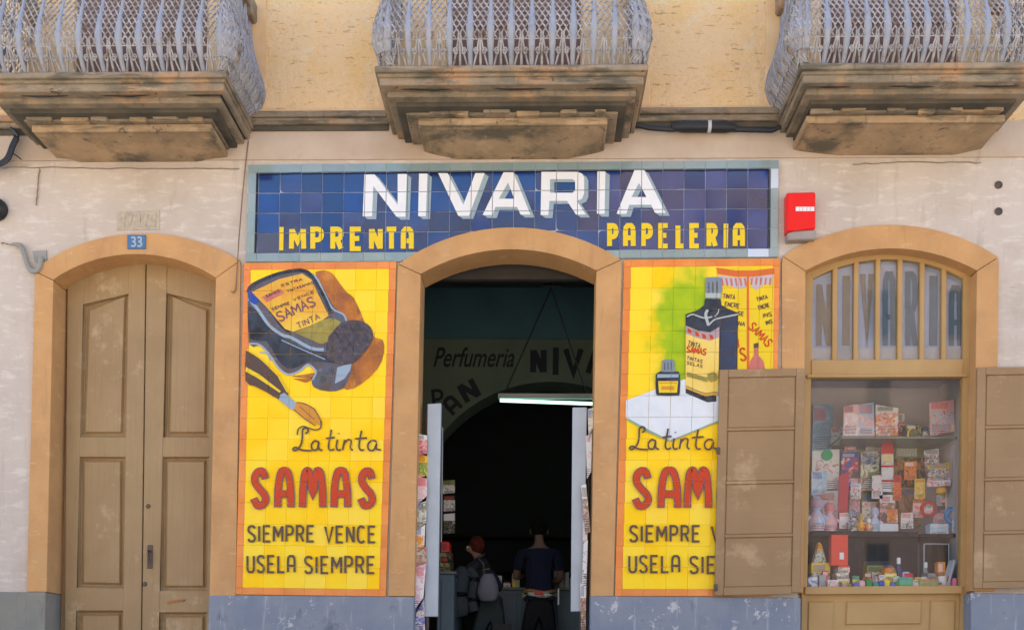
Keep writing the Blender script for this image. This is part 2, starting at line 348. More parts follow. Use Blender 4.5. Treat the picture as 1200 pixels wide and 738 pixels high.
def surround(out_, in_, lo, li, ri, ro, name):
    """arch ring and two jambs of painted stone, joints open by a few millimetres; lo.. are bottom pixel corners"""
    g = .8
    ring = out_ + list(reversed(in_))
    o = obj(name, pxprism(ring, YF, YD-.02, b=.004), orange, B)
    lj = [(out_[0][0]-1, out_[0][1]+g+6), (out_[0][0], out_[0][1]+g), (in_[0][0], in_[0][1]+g), li, lo]
    rj = [(in_[-1][0], in_[-1][1]+g), (out_[-1][0], out_[-1][1]+g), (out_[-1][0]+.5, out_[-1][1]+g+6), ro, ri]
    obj('jamb', pxprism(lj, YF, YD-.02, b=.003), orange, o); obj('jamb', pxprism(rj, YF, YD-.02, b=.003), orange, o)
    return o
surround([(42, 318)]+L_out, [(62.5, 328)]+L_in, (31, 693), (54.5, 693), (245.5, 698), (276, 698), 'arch_surround')
surround(C_out, C_in, (455, 698), (485.5, 698), (692.5, 698), (719, 698), 'arch_surround')
surround(R_out, R_in, (917, 694), (941, 694), (1139.5, 692), (1166, 692), 'arch_surround')
# plinth blocks
def plinth(a, b, top, mat, y0=-.05, name='plinth'):
    x0, x1 = X(a, top, y0), X(b, top, y0); bm = BM(); add_box(bm, x0, x1, y0, YD-.01, -.02, Z((a+b)/2, top, y0)); bev(bm, .006); obj(name, bm, mat, B)
plinth(-300, 53, 692, greypl); plinth(244.5, 485, 698, bluepl); plinth(692, 938.5, 699, bluepl); plinth(1138, 1500, 696, bluepl)

# ------------------------------------------------------------------ wooden door number 33
YW = .20
def panel_ring(bm, o_, i_, yo, yi):
    a = [bm.verts.new(U(x, y, yo)) for x, y in o_]; b = [bm.verts.new(U(x, y, yi)) for x, y in i_]
    n = len(a)
    for k in range(n): bm.faces.new((a[k], a[(k+1) % n], b[(k+1) % n], b[k]))
def inset(q, d):
    cx = sum(p[0] for p in q)/len(q); cy = sum(p[1] for p in q)/len(q)
    return [(x+(d if x < cx else -d), y+(d if y < cy else -d)) for x, y in q]
door_bm = pxprism([(70, 300), (262, 300), (250, 812), (64, 812)], YW+.060, YW+.075)
door = obj('wooden_door', door_bm, wood, B)
def leaf(xl, xr, panels, name_side):
    """xl, xr: functions of y giving the leaf's side edges in pixels; panels: quads tl,tr,br,bl"""
    qs = panels
    ol = [(xl(300), 300), (xr(300), 300), (xr(812), 812), (xl(812), 812)]
    # stiles and rails: one framework of boxes around the panels
    lx = lambda y: qs[1][0][0] + (y-535)*(qs[2][0][0]-qs[0][0][0])/(qs[2][0][1]-qs[0][0][1]); rx = lambda y: qs[1][1][0] + (y-535)*(qs[2][1][0]-qs[0][1][0])/(qs[2][1][1]-qs[0][1][1])
    obj('stile', pxprism([(xl(300), 300), (lx(300), 300), (lx(812), 812), (xl(812), 812)], YW, YW+.056, b=.004), wood, door)
    obj('stile', pxprism([(rx(300), 300), (xr(300), 300), (xr(812), 812), (rx(812), 812)], YW, YW+.056, b=.004), wood, door)
    prev = [(lx(300), 300), (rx(300), 300)]
    for q in qs:
        obj('rail', pxprism([(prev[0][0]-7, prev[0][1]), (prev[1][0]+7, prev[1][1]), (q[1][0]+7, q[1][1]), (q[0][0]-7, q[0][1])], YW+.006, YW+.055, b=.003), wood, door)
        prev = [q[3], q[2]]
    for q in qs:
        bm = BM(); q_ = inset(q, -.5); i1 = inset(q, 2.4); i2 = inset(q, 3.6); i3 = inset(q, 6.5)
        panel_ring(bm, q_, i1, YW+.008, YW+.050); panel_ring(bm, i1, i2, YW+.050, YW+.052); panel_ring(bm, i2, i3, YW+.052, YW+.022)
        f = [bm.verts.new(U(x, y, YW+.022)) for x, y in i3]; bm.faces.new(f)
        bmesh.ops.remove_doubles(bm, verts=bm.verts, dist=.0005)
        obj('panel', bm, wood, door)
le = lambda y: 79-(y-330)*.008; mid = lambda y: 171-(y-312)*.0125; re = lambda y: 260-(y-330)*.012
leaf(le, lambda y: mid(y)-.7, [[(99, 358), (152, 342), (147.5, 512), (94, 512)], [(93, 535), (147, 535), (146, 689), (92, 688)], [(91, 715), (145.5, 715), (144.5, 806), (90, 806)]], 0)
leaf(lambda y: mid(y)+.7, re, [[(197, 342), (248, 358), (245.5, 512), (193.5, 512)], [(190.5, 535), (245.5, 535), (244, 692), (189, 692)], [(188.5, 717), (243.5, 717), (243, 806), (188, 806)]], 1)
bm = BM(); p = U(176, 652, YW); add_prism(bm, [(p.x-.025, p.z-.11), (p.x+.025, p.z-.11), (p.x+.025, p.z+.11), (p.x-.025, p.z+.11)], YW-.008, YW-.001); bev(bm, .004)
h = obj('handle_plate', bm, ironb, door)
bm = BM(); add_tube(bm, [(p.x, YW-.008, p.z+.05), (p.x, YW-.05, p.z+.05), (p.x+.012, YW-.055, p.z), (p.x, YW-.045, p.z-.06)], .011, 8); obj('handle', bm, ironb, door, True)
for a, b in ((174, 593), (170, 684)):
    bm = BM(); q = U(a, b, YW); add_lathe(bm, [(.019, 0), (.022, -.006), (.014, -.012)], (q.x, YW, q.z), 12, 'y'); obj('lock', bm, ironb, door, True)
bm = BM()
for k in range(7):
    a = 196+k*3; add_prism(bm, W([(a, 707-k*.5), (a+3.4, 706-k*.6), (a+3.6, 702.5-k*.3+random.random()), (a, 704+random.random())], YW-.001), YW-.0012, YW+.003)
obj('scraped_patch', bm, M('scraped_orange_wood', (.55, .20, .07), .8), door)

# ------------------------------------------------------------------ shop window
YG = .10
win = obj('shop_window', pxprism([(943, 800), (943, 440), (946, 318)] + arc((946, 318), (1046, 292), (1143, 318)) + [(1143, 318), (1142, 440), (1136, 800)], YG, YG+.07,
    holes=[]) if False else BM(), woodf, B)
def wbox(pts, y0=YG, y1=YG+.07, b=.004, name='frame', mat=woodf, par=None): return obj(name, pxprism(pts, y0, y1, b=b), mat, par or win)
wbox([(938, 812), (943.5, 312), (953, 322), (950.5, 440), (946, 690), (944.5, 812)], name='frame_post')
wbox([(1129.5, 322), (1147, 312), (1142, 812), (1123, 812), (1126, 690), (1128.5, 440)], name='frame_post')
top_o = arc((944, 313), (1046, 287), (1147, 313)); top_i = arc((953.4, 326), (1040, 303.5), (1129, 326))
wbox(top_o + list(reversed(top_i)), y0=YG+.001, name='frame_head')
wbox([(951, 421.5), (1129, 420.5), (1128.5, 438), (951, 439)], y0=YG-.012, name='transom')
obj('transom_lip', pxprism([(946, 438.5), (1133, 437.5), (1133, 441), (946, 442)], YG-.03, YG+.05, b=.003), woodf, win)
wbox([(944, 687), (1128, 685.5), (1127.5, 695), (943.5, 696)], y0=YG-.03, name='sill')
pb = [(944.5, 696), (1125, 695), (1122, 812), (942, 812)]
wbox(pb, YG+.02, YG+.06, name='apron_board')
for q in ([(947, 704), (978, 704), (976, 800), (945, 800)], [(992, 704), (1081, 703), (1079.5, 731), (990.5, 732)], [(1090, 703), (1120, 703), (1118, 800), (1087, 800)]):
    bm = BM(); i1 = inset(q, 1.5); panel_ring(bm, q, i1, YG+.016, YG+.005); bm.faces.new([bm.verts.new(U(x, y, YG+.006)) for x, y in i1]); obj('apron_panel', bm, woodf, win)
# transom bars and panes
pxs = [(955.5, 976), (982, 1001), (1006, 1026), (1032, 1052), (1058, 1078), (1084, 1104), (1109.5, 1130)]
def topy(x): return 303.2 + (x-1041)**2*.00285
bars = [(976, 982), (1001, 1006.5), (1026.5, 1032), (1052.5, 1058), (1078.5, 1084), (1104, 1109.5)]
for a, b in bars:
    wbox([(a, topy(a)-4), (b, topy(b)-4), (b-.6, 421.8), (a-.6, 421.8)], y0=YG+.005, y1=YG+.055, b=.005, name='glazing_bar')
glass_t = Mglass('transom_glass', 1.4, (.9, .93, .96), 1.5, .02)
gm = Mglass('shop_glass', 1.2, (.97, .98, .98), 1.5, .01)
for a, b in pxs:
    obj('pane', pxprism([(a-1, topy(a)-3), ((a+b)/2, topy((a+b)/2)-3), (b+1, topy(b)-3), (b+.5, 422), (a-1.5, 422)], YG+.035, YG+.039), glass_t, win)
obj('display_pane', pxprism([(949.5, 441), (1129, 440), (1127, 687), (944, 688)], YG+.03, YG+.036), gm, win)
# ---- stroke font (unit box, y down) used for every printed word
GL = {
 'I': [[(.5, 0), (.5, 1)]], 'L': [[(.1, 0), (.1, 1), (.95, 1)]], 'T': [[(0, 0), (1, 0)], [(.5, .02), (.5, 1)]],
 'E': [[(.95, 0), (.1, 0), (.1, 1), (.95, 1)], [(.14, .48), (.8, .48)]], 'F': [[(.95, 0), (.1, 0), (.1, 1)], [(.14, .48), (.8, .48)]],
 'N': [[(.06, 1), (.06, 0)], [(.10, .03), (.90, .97)], [(.94, 0), (.94, 1)]], 'M': [[(.03, 1), (.05, 0)], [(.08, .03), (.5, .62), (.92, .03)], [(.95, 0), (.97, 1)]], 'V': [[(0, 0), (.5, 1), (1, 0)]],
 'A': [[(.04, 1), (.04, .32), (.1, .1), (.3, 0), (.7, 0), (.9, .1), (.96, .32), (.96, 1)], [(.08, .6), (.92, .6)]],
 'a': [[(0, 1), (.5, 0), (1, 1)], [(.22, .62), (.78, .62)]],
 'P': [[(.08, 1), (.08, 0), (.55, 0), (.74, .03), (.87, .1), (.94, .21), (.94, .34), (.87, .45), (.74, .52), (.55, .55), (.12, .55)]],
 'R': [[(.08, 1), (.08, 0), (.55, 0), (.74, .03), (.87, .1), (.93, .2), (.93, .32), (.87, .42), (.74, .49), (.55, .52), (.12, .52)], [(.55, .54), (.95, 1)]],
 'S': [[(.92, .16), (.78, .03), (.5, 0), (.22, .04), (.08, .18), (.14, .36), (.5, .5), (.84, .64), (.93, .82), (.78, .96), (.5, 1), (.22, .97), (.06, .83)]],
 'U': [[(.06, 0), (.06, .75), (.2, .95), (.5, 1), (.8, .95), (.94, .75), (.94, 0)]], 'C': [[(.92, .12), (.7, .01), (.4, .0), (.14, .15), (.06, .5), (.14, .85), (.4, 1), (.7, .99), (.92, .88)]],
 'O': [[(.5, 0), (.16, .1), (.05, .5), (.16, .9), (.5, 1), (.84, .9), (.95, .5), (.84, .1), (.5, 0)]],
 '3': [[(.08, .08), (.5, 0), (.85, .1), (.85, .35), (.45, .48), (.9, .6), (.92, .88), (.5, 1), (.06, .92)]],
 'D': [[(.08, 0), (.08, 1), (.55, 1), (.9, .8), (.94, .5), (.9, .2), (.55, 0), (.08, 0)]],
 'B': [[(.08, 0), (.08, 1), (.6, 1), (.92, .88), (.9, .62), (.6, .5), (.12, .5)], [(.6, .48), (.88, .36), (.86, .1), (.6, 0), (.1, 0)]],
 'W': [[(0, 0), (.25, 1), (.5, .3), (.75, 1), (1, 0)]], 'H': [[(.06, 0), (.06, 1)], [(.94, 0), (.94, 1)], [(.08, .5), (.92, .5)]],
 's': [[(.86, .2), (.72, .04), (.42, .02), (.16, .14), (.14, .32), (.42, .5), (.78, .66), (.9, .84), (.66, .97), (.3, .98), (.08, .82)]],
 'm': [[(.0, 1), (.02, .55), (.10, .12), (.24, .0), (.34, .12), (.5, .62), (.66, .12), (.76, .0), (.90, .12), (.98, .55), (1, 1)]],
}
def ribbon(P, wd):
    """mitred ribbon around a polyline -> list of quads"""
    n = len(P); Lf, Rt = [], []
    closed = (abs(P[0][0]-P[-1][0]) + abs(P[0][1]-P[-1][1])) < 1e-6
    for i in range(n):
        def dirv(a, b):
            dx, dy = b[0]-a[0], b[1]-a[1]; l = math.hypot(dx, dy) or 1; return dx/l, dy/l
        d0 = dirv(P[i-1], P[i]) if i > 0 else (dirv(P[-2], P[0]) if closed else None)
        d1 = dirv(P[i], P[i+1]) if i < n-1 else (dirv(P[0], P[1]) if closed else None)
        d0 = d0 or d1; d1 = d1 or d0
        nx, ny = -(d0[1]+d1[1]), d0[0]+d1[0]; l = math.hypot(nx, ny) or 1; nx /= l; ny /= l
        c = max(.45, nx*-d0[1]+ny*d0[0]); k = wd/2/c
        Lf.append((P[i][0]+nx*k, P[i][1]+ny*k)); Rt.append((P[i][0]-nx*k, P[i][1]-ny*k))
    return [[Lf[i], Lf[i+1], Rt[i+1], Rt[i]] for i in range(n-1)]
def text_quads(s, x0, y0, x1, y1, wd, gap=.28, widths=None, split=False, smooth=True):
    """letters of s fill the pixel box; returns quads"""
    wl = [(widths or {}).get(ch, .22 if ch in 'I' else (.9 if ch == ' ' else (1.25 if ch in 'Mm' else 1))) for ch in s]
    tot = sum(wl)+gap*(len(s)-1); u = (x1-x0)/tot; x = x0; q = []; per = []
    for ch, ww in zip(s, wl):
        n0 = len(q)
        if ch != ' ':
            for st in GL[ch]:
                P = [(x+a*ww*u, y0+b*(y1-y0)) for a, b in st]
                if smooth and ch in 'SUCO3sm': P = catmull(P, 3)
                q += ribbon(P, wd)
        x += (ww+gap)*u
        if ch != ' ': per.append(q[n0:])
    return per if split else q
# transom letters NIVARIA painted behind the small panes
lt_b = Mflat('brown_painted_letters', (.24, .17, .10), .5); lt_g = Mflat('dark_teal_painted_letters', (.11, .14, .145), .4)
def flat_quads(quads, y, mat, name, par, dy=.00025, th=0):
    bm = BM()
    for k, q in enumerate(quads):
        yy = y-dy*(k % 7); vs = [bm.verts.new(U(a, b, yy)) for a, b in q]
        try: bm.faces.new(vs)
        except ValueError: pass
    o = bpy.data.meshes.new(name); bm.to_mesh(o); bm.free()
    return obj(name, o, mat, par)
for (a, b), ch, top, mt in zip(pxs, 'NIVARIA', (330, 323, 318, 318, 318, 323, 334), (lt_b, lt_b, lt_b, lt_g, lt_g, lt_g, lt_g)):
    x0, x1 = a+3.2, b-3.2
    if ch == 'I': qs = [[(a+5.5, top), (b-5, top), (b-5.6, 405), (a+5, 405)]]
    else:
        if ch == 'N': x0, x1 = a+1.5, b-1.5
        qs = text_quads(ch, x0+2, top+3, x1-2, 405 if ch not in 'V' else 402, 6.2)
    flat_quads(qs, YG+.045, mt, 'painted_letter', win)
# curtain board behind the transom (pale grey) and display niche
pale = M('pale_grey_board', (.42, .42, .49), .8, (.34, .34, .39), scale=2, bump=.1)
nich = M('cream_display_board', (.55, .50, .49), .85, (.48, .44, .44), scale=2, bump=.1)
obj('transom_backing', pxprism([(946, 300), (1140, 300), (1136, 436), (944, 436)], YG+.052, YG+.06), pale, win)
obj('transom_backing', pxprism([(946, 408), (1136, 408), (1134, 436), (944, 436)], YG+.0475, YG+.0515), M('cream_sill_board', (.50, .42, .36), .8), win)
zt, zb = Z(1040, 436, YG), Z(1040, 687, YG+.03)
xl_, xr_ = X(946, 560, YG)-.08, X(1130, 560, YG)+.10
YB = .95
bm = BM(); add_box(bm, xl_-.05, xr_+.05, YG+.08, YB+.05, zb-.08, zb-.01); obj('display_floor', bm, M('display_floor_board', (.35, .30, .24), .7), win)
bm = BM(); add_box(bm, xl_-.04, xr_+.04, YB, YB+.03, zb, zt+.2); obj('display_back', bm, nich, win)
bm = BM(); add_box(bm, xl_-.04, xl_, YG+.08, YB-.002, zb, zt+.2); obj('display_side', bm, nich, win)
bm = BM(); add_box(bm, xr_, xr_+.04, YG+.08, YB-.002, zb, zt+.2); obj('display_side', bm, nich, win)
bm = BM(); add_box(bm, xl_+.002, xr_-.002, YG+.08, YB-.004, zt+.10, zt+.14); obj('display_ceiling', bm, pale, win)

# ------------------------------------------------------------------ shutters folded back on the wall
def shutter(q, ys, xi, y0=-.095, y1=-.05):
    """q: tl,tr,br,bl ; ys: list of (top,bottom) of panels at left edge ; xi: inset of the stiles"""
    o = obj('shutter', pxprism(q, y0+.018, y1), woodw, B)
    tl, tr, br, bl = q
    def ex(t, s):  # point at height y=t, side s(0 left,1 right)
        a, b = (tl, bl) if s == 0 else (tr, br); k = (t-a[1])/(b[1]-a[1]); return a[0]+(b[0]-a[0])*k
    wl, wr = xi
    obj('stile', pxprism([tl, (tl[0]+wl, tl[1]), (bl[0]+wl, bl[1]), bl], y0, y0+.017, b=.003), woodw, o)
    obj('stile', pxprism([(tr[0]-wr, tr[1]), tr, br, (br[0]-wr, br[1])], y0, y0+.017, b=.003), woodw, o)
    edges = [tl[1]] + [v for p in ys for v in p] + [bl[1]]
    sk = (tr[1]-tl[1])
    for a, b in zip(edges[0::2], edges[1::2]):
        xa, xb = ex(a, 0)+wl+.2, ex(a, 1)-wr-.2
        obj('rail', pxprism([(xa, a), (xb, a+sk), (xb-.1, b+sk), (xa-.1, b)], y0+.002, y0+.017, b=.002), woodw, o)
    for a, b in ys:
        xa, xb = ex(a, 0)+wl+1.2, ex(a, 1)-wr-1.2; xc, xd = ex(b, 0)+wl+1.2, ex(b, 1)-wr-1.2
        obj('panel', pxprism([(xa, a+1.0), (xb, a+sk+1.0), (xd, b+sk-.8), (xc, b-.8)], y0+.011, y0+.0175, b=.003), woodw, o)
    return o
shutter([(843.5, 433), (943.5, 431.5), (938, 694), (837.5, 697)], [(442, 501.5), (504.5, 564), (567, 626.5), (629.5, 688)], (10, 10))
shutter([(1145.5, 430.5), (1248, 429), (1244, 687), (1141, 689)], [(439, 499), (502, 560), (563, 622.5), (625.5, 682)], (10, 10))
for a, b in ((842, 528), (839, 688)):
    bm = BM(); p = U(a, b, -.1); add_box(bm, p.x-.02, p.x+.015, -.105, -.094, p.z-.03, p.z+.03); obj('shutter_hinge', bev(bm, .003), ironb, B)

# ------------------------------------------------------------------ balconies
def balcony(fx0, fx1, ytop, cx0, cx1, cb0, cb1, cby, seed, wire=True, si=.04):
    """pixel positions of the front face (depth .83)"""
    rnd = random.Random(seed); D = .83; my = (fx0+fx1)/2
    zf = lambda py, d: Z(my, py, -d)
    x0, x1 = X(fx0, ytop, -D), X(fx1, ytop, -D)
    zt_ = zf(ytop, D)
    lay = [(0, 7, .83, stone), (7.2, 13, .80, stone), (13.2, 23, .78, stone), (23.2, 29, .70, shade_st), (29.2, 37, .68, stone), (37.2, 48, .60, shade_st), (48.2, 58, .50, stone)]  # recessed layers carry painted shade
    o = None
    for k, (a, b, d, mt) in enumerate(lay):
        bm = BM(); s = D-d; ins = (0, .02, .035, .09, .085, .15, .22)[k]
        z1, z0 = zf(ytop+a, d), zf(ytop+b, d)
        if o is None: z1 = zt_
        add_box(bm, x0+ins, x1-ins, -d, .02, z0-(.0), z1); bev(bm, .007)
        if o is None: o = obj('balcony', bm, mt, B)
        else: obj('slab_moulding', bm, mt, o)
    zlast = zf(ytop+58, .50)
    # corbel: moulded front block then a wedge tapering back to the wall
    dC = .46; a, b = X(cx0, ytop+60, -dC), X(cx1, ytop+60, -dC); z1 = zlast-.003; z0 = zf(ytop+70, dC)
    bm = BM(); add_box(bm, a, b, -dC, .02, z0, z1); bev(bm, .008); obj('corbel_block', bm, corbelst, o)
    c, d2 = X(cb0, cby), X(cb1, cby); zb_ = Z((cb0+cb1)/2, cby)
    bm = BM()
    T = [bm.verts.new(p) for p in ((a+.02, -dC+.02, z0-.003), (b-.02, -dC+.02, z0-.003), (b-.02, .02, z0-.003), (a+.02, .02, z0-.003))]
    Mi = [bm.verts.new(p) for p in ((a+.09, -dC+.20, (z0+zb_)/2+.01), (b-.09, -dC+.20, (z0+zb_)/2+.01), (b-.09, .02, (z0+zb_)/2+.01), (a+.09, .02, (z0+zb_)/2+.01))]
    Bo = [bm.verts.new(p) for p in ((c, -.03, zb_), (d2, -.03, zb_), (d2, .02, zb_), (c, .02, zb_))]
    bm.faces.new(T); bm.faces.new(list(reversed(Bo)))
    for Q, W_ in ((T, Mi), (Mi, Bo)):
        for k in range(4): bm.faces.new((Q[k], Q[(k+1) % 4], W_[(k+1) % 4], W_[k]))
    bmesh.ops.bevel(bm, geom=bm.edges[:], offset=.01, segments=2, affect='EDGES'); obj('corbel', bm, corbelst, o)
    # broken stone under the slab
    for k in range(6):
        xx = a+(b-a)*(k+.3+rnd.random()*.5)/6; s = .05+rnd.random()*.07
        bm = BM(); add_box(bm, xx-s, xx+s, -.515-.03*rnd.random(), -.45, zlast-.0-.02*rnd.random()+.0, zlast+.05+.03*rnd.random())
        for v in bm.verts: v.co.x += rnd.uniform(-.02, .02); v.co.z += rnd.uniform(-.015, .015)
        bev(bm, .01); obj('broken_stone', bm, corbelst if k % 2 else stone, o)
    if wire:
        bm = BM(); zz = zf(ytop+26.5, .72); P = [(x0+.13, -.02, zz)] + [(x0+.08+ (x1-x0-.16)*t/10, -.715-.004*math.sin(t*2), zz+.010*math.sin(t*1.7+seed)) for t in range(11)] + [(x1-.13, -.02, zz)]
        P[0] = (x0+.075, -.02, zz); P[-1] = (x1-.075, -.02, zz)
        add_tube(bm, P, .013, 7); tag(obj('black_cable', bm, blackm, None, True), label=wire, cat='cable', group='black cables along the facade')
    # railing
    H = .98
    def bulge(t): # outward offset against height
        pts = [(0, .0), (.05, .045), (.14, .115), (.24, .14), (.36, .125), (.5, .075), (.65, .03), (.8, .008), (.98, 0)]
        for (a1, b1), (a2, b2) in zip(pts, pts[1:]):
            if t <= a2: k = (t-a1)/(a2-a1); k = k*k*(3-2*k) if 0 else k; return b1+(b2-b1)*k
        return 0
    def barmesh():
        bm = BM(); pr = None; n = 16
        for i in range(n+1):
            t = H*i/n; wd = .015+.017*math.exp(-((t-.24)/.16)**2); y = -bulge(t)
            r4 = [bm.verts.new((sx*wd, y+sy*.006-(.004 if sy < 0 else 0), t)) for sx, sy in ((-1, .3), (-.5, -1), (.5, -1), (1, .3), (0, 1))]
            if pr:
                for k in range(5): bm.faces.new((pr[k], pr[(k+1) % 5], r4[(k+1) % 5], r4[k]))
            pr = r4
        bmesh.ops.recalc_face_normals(bm, faces=bm.faces); me = bpy.data.meshes.new('baluster'); bm.to_mesh(me); bm.free(); me.materials.append(iron_b); return me
    def filmesh(bw):
        bm = BM(); ns = 6
        for s in range(ns):
            P = []; cx = (s-(ns-1)/2)*bw*.148
            for i in range(97):
                t = .17+.60*i/96; P.append((cx+math.sin(t*2*PI/.088+(PI if s % 2 else 0))*bw*.075, -bulge(t)-.003*(s % 2), t))
            add_tube(bm, P, [.0070+.0016*math.sin(i*1.9+s*2) for i in range(97)], 3)
        for sg in (-1, 1):   # bottom scrolls
            P = [(sg*bw*.34, 0, .01)]
            for i in range(24):
                t = .01+.20*i/23; P.append((sg*bw*(.34-.30*math.sin(i/23*PI*.5)), -bulge(t), t))
            add_tube(bm, P, .008, 4)
            P = [(sg*bw*.2+math.cos(a*.5)*bw*.12*(1-a/22)*sg, -bulge(.1)-.002, .085+math.sin(a*.5)*.035*(1-a/22)) for a in range(18)]
            add_tube(bm, P, .007, 4)
            P = [(sg*bw*(.05+.30*(i/20)**1.5), -bulge(.78+.19*i/20), .78+.19*i/20) for i in range(21)]
            add_tube(bm, P, .005, 4)
        for t in (.165, .78): add_tube(bm, [(-bw*.45, -bulge(t), t), (bw*.45, -bulge(t), t)], .006, 4)
        add_tube(bm, [(0, -bulge(.01+.16*i/8), .01+.16*i/8) for i in range(9)], .011, 5)
        bmesh.ops.recalc_face_normals(bm, faces=bm.faces); me = bpy.data.meshes.new('filigree'); bm.to_mesh(me); bm.free(); me.materials.append(iron_g); return me
    bme = barmesh(); n = round((x1-x0-2*si)/.166); step = (x1-x0-2*si)/n; fme = filmesh(step)
    yr = -.77
    def put(me, nm, x, y, rz):
        q = bpy.data.objects.new(nm, me); COL.objects.link(q); q.parent = o; q.location = (x, y, zt_+.012); q.rotation_euler = (0, 0, rz)
    for k in range(n+1): put(bme, 'baluster', x0+si+step*k, yr, 0)
    for k in range(n): put(fme, 'filigree', x0+si+step*(k+.5), yr, 0)
    ms = 5; st = .75/ms; fm2 = filmesh(st)
    for sx, rz, xx in ((-1, -PI/2, x0+si), (1, PI/2, x1-si)):
        for k in range(ms): put(bme, 'baluster', xx, yr+st*(k+.9), rz); put(fm2, 'filigree', xx, yr+st*(k+.45), rz)
    fmc = filmesh(.13)
    for sg, xx in ((-1, x0+si), (1, x1-si)):
        for q_ in (30, 60): put(bme, 'baluster', xx, yr, math.radians(q_*sg))
        for q_ in (15, 45, 75): put(fmc, 'filigree', xx, yr, math.radians(q_*sg))
    bm = BM(); add_box(bm, x0, x1, -.80, -.735, zt_+.99, zt_+1.05); add_box(bm, x0, x0+.08, -.733, 0, zt_+.99, zt_+1.05); add_box(bm, x1-.08, x1, -.733, 0, zt_+.99, zt_+1.05); obj('handrail', bev(bm, .008), stone, o)
    for a_ in (x0-.02, x1-.12): bm = BM(); add_box(bm, a_, a_+.14, -.16, 0.01, zt_+.92, zt_+1.1); obj('rail_bracket', bev(bm, .02), stone, o)
    bm = BM(); add_box(bm, x0+.03, x1-.03, yr-.02, yr+.02, zt_+.001, zt_+.014); obj('bottom_rail', bm, iron_b, o)
    # balcony door behind: smooth plaster surround, brown doors
    xm = (x0+x1)/2; hw = (x1-x0)/2
    for s in (-1, 1):
        bm = BM(); a_, b_ = sorted((xm+s*(hw+.10), xm+s*.62)); add_box(bm, a_, b_, -.02, .002, zt_+.02, zt_+3.0); obj('door_surround', bev(bm, .004), smoothpl, B)
    bd = M('red_brown_door_wood', (.19, .10, .065), .6, (.15, .08, .05), bump=.2)
    bm = BM(); add_box(bm, xm-.60, xm-.005, -.012, .003, zt_+.03, zt_+2.6); add_box(bm, xm+.005, xm+.60, -.012, .003, zt_+.03, zt_+2.6); bdz = obj('balcony_door', bev(bm, .004), bd, B)
    for s in (-1, 1):
        for z_ in (.12, .85, 1.7):
            bm = BM(); add_box(bm, xm+s*.3-.2, xm+s*.3+.2, -.022, -.0125, zt_+z_, zt_+z_+.6); obj('door_panel', bev(bm, .006), bd, bdz)
    return o
balcony(-26, 265, 84, 37, 248, 95, 230, 190, 1, 'black cable tucked in the groove under the left balcony slab')
balcony(439, 760, 76, 490, 712, 533, 668, 187, 2, 'black cable tucked in the groove under the middle balcony slab', si=.115)
balcony(938, 1229, 73, 945, 1178, 982, 1118, 183, 3, 'black cable tucked in the groove under the right balcony slab')
# cable along the ledge with its thick joint
bm = BM(); P = [U(a, b, -.065) for a, b in ((744, 146), (760, 150), (786, 152), (800, 151), (860, 152), (905, 153), (914, 149))]; add_tube(bm, P, .022, 8)
cb = empty('joined_cable', (P[0].x, 0, P[0].z), label='thick black cable with a taped joint along the ledge right of the middle balcony', cat='cable', group='black cables along the facade')
obj('cable', bm, blackm, cb, True)
bm = BM(); P = [U(a, b, -.07) for a, b in ((787, 149), (800, 148.5), (850, 149), (862, 150))]; add_tube(bm, P, [.03, .05, .05, .03], 10); obj('joint_sleeve', bm, blackm, cb, True)
bm = BM(); P = [U(a, b, -.07) for a, b in ((829, 148.6), (833, 148.6))]; add_tube(bm, P, .054, 10); obj('tape_ring', bm, Mflat('grey_tape', (.5, .5, .5)), cb, True)
# left bundle of cables and round black fitting
bm = BM()
for s in range(4):
    P = [U(a+s*1.2, b+s*.8, -.05-.02*s) for a, b in catmull([(-30, 200), (-8, 193), (6, 186), (13, 170), (18, 158), (12, 150)], 5)]; add_tube(bm, P, .012, 6)
P = [U(a, b, -.08) for a, b in ((12, 178), (20, 183), (25, 187))]; add_tube(bm, P, .006, 5)
tag(obj('cable_bundle', bm, blackm, None, True), label='tangle of black cables hanging on the wall at the far left under the balcony', cat='cable')
bm = BM(); p = U(-3, 247, 0); add_lathe(bm, [(.05, 0), (.105, -.01), (.10, -.06), (.07, -.09)], (p.x, 0, p.z), 20, 'y')
tag(obj('round_wall_fitting', bm, blackm, None, True), label='round black fitting fixed to the wall at the left edge of the photo', cat='fitting')
# bent pipe
bm = BM(); P = [U(a, b, -.04) for a, b in catmull([(14, 286), (24, 288), (29, 300), (34, 314), (42, 318), (47, 312), (48, 302)], 5)]; add_tube(bm, P, [.012+.002*min(i, 6) for i in range(len(P))], 8)
pipe = tag(obj('bent_pipe', bm, M('grey_green_lead', (.22, .22, .20), .7, (.3, .28, .25)), None, True), label='bent grey pipe end sticking out of the wall beside the left door arch', cat='pipe')
bm = BM(); add_prism(bm, W([(38, 294), (54, 293), (55, 308), (46, 311), (40, 306)], -.012), -.012, .001); obj('mortar_patch', bm, M('grey_mortar', (.33, .33, .31), .9, bump=.6, bscale=30), B)
# thin vertical cable
bm = BM(); P = [U(a, b, -.02-(.03 if b > 270 else 0)) for a, b in ((291, 165), (288, 190), (284, 230), (280, 280), (277, 330), (276, 340), (273, 343), (271, 341))]; add_tube(bm, P, .0055, 6)
tag(obj('wall_cable', bm, M('brown_cable', (.24, .15, .10), .7), None, True), label='thin brown cable running down the wall left of the big tile sign', cat='cable')
for a, b in ((1170, 217), (1170, 248)):
    bm = BM(); p = U(a, b, 0); add_lathe(bm, [(.035, .0), (.036, -.006), (.026, -.008), (.018, -.001)], (p.x, -.001, p.z), 12, 'y')
    obj('anchor_hole', bm, ironb, B)
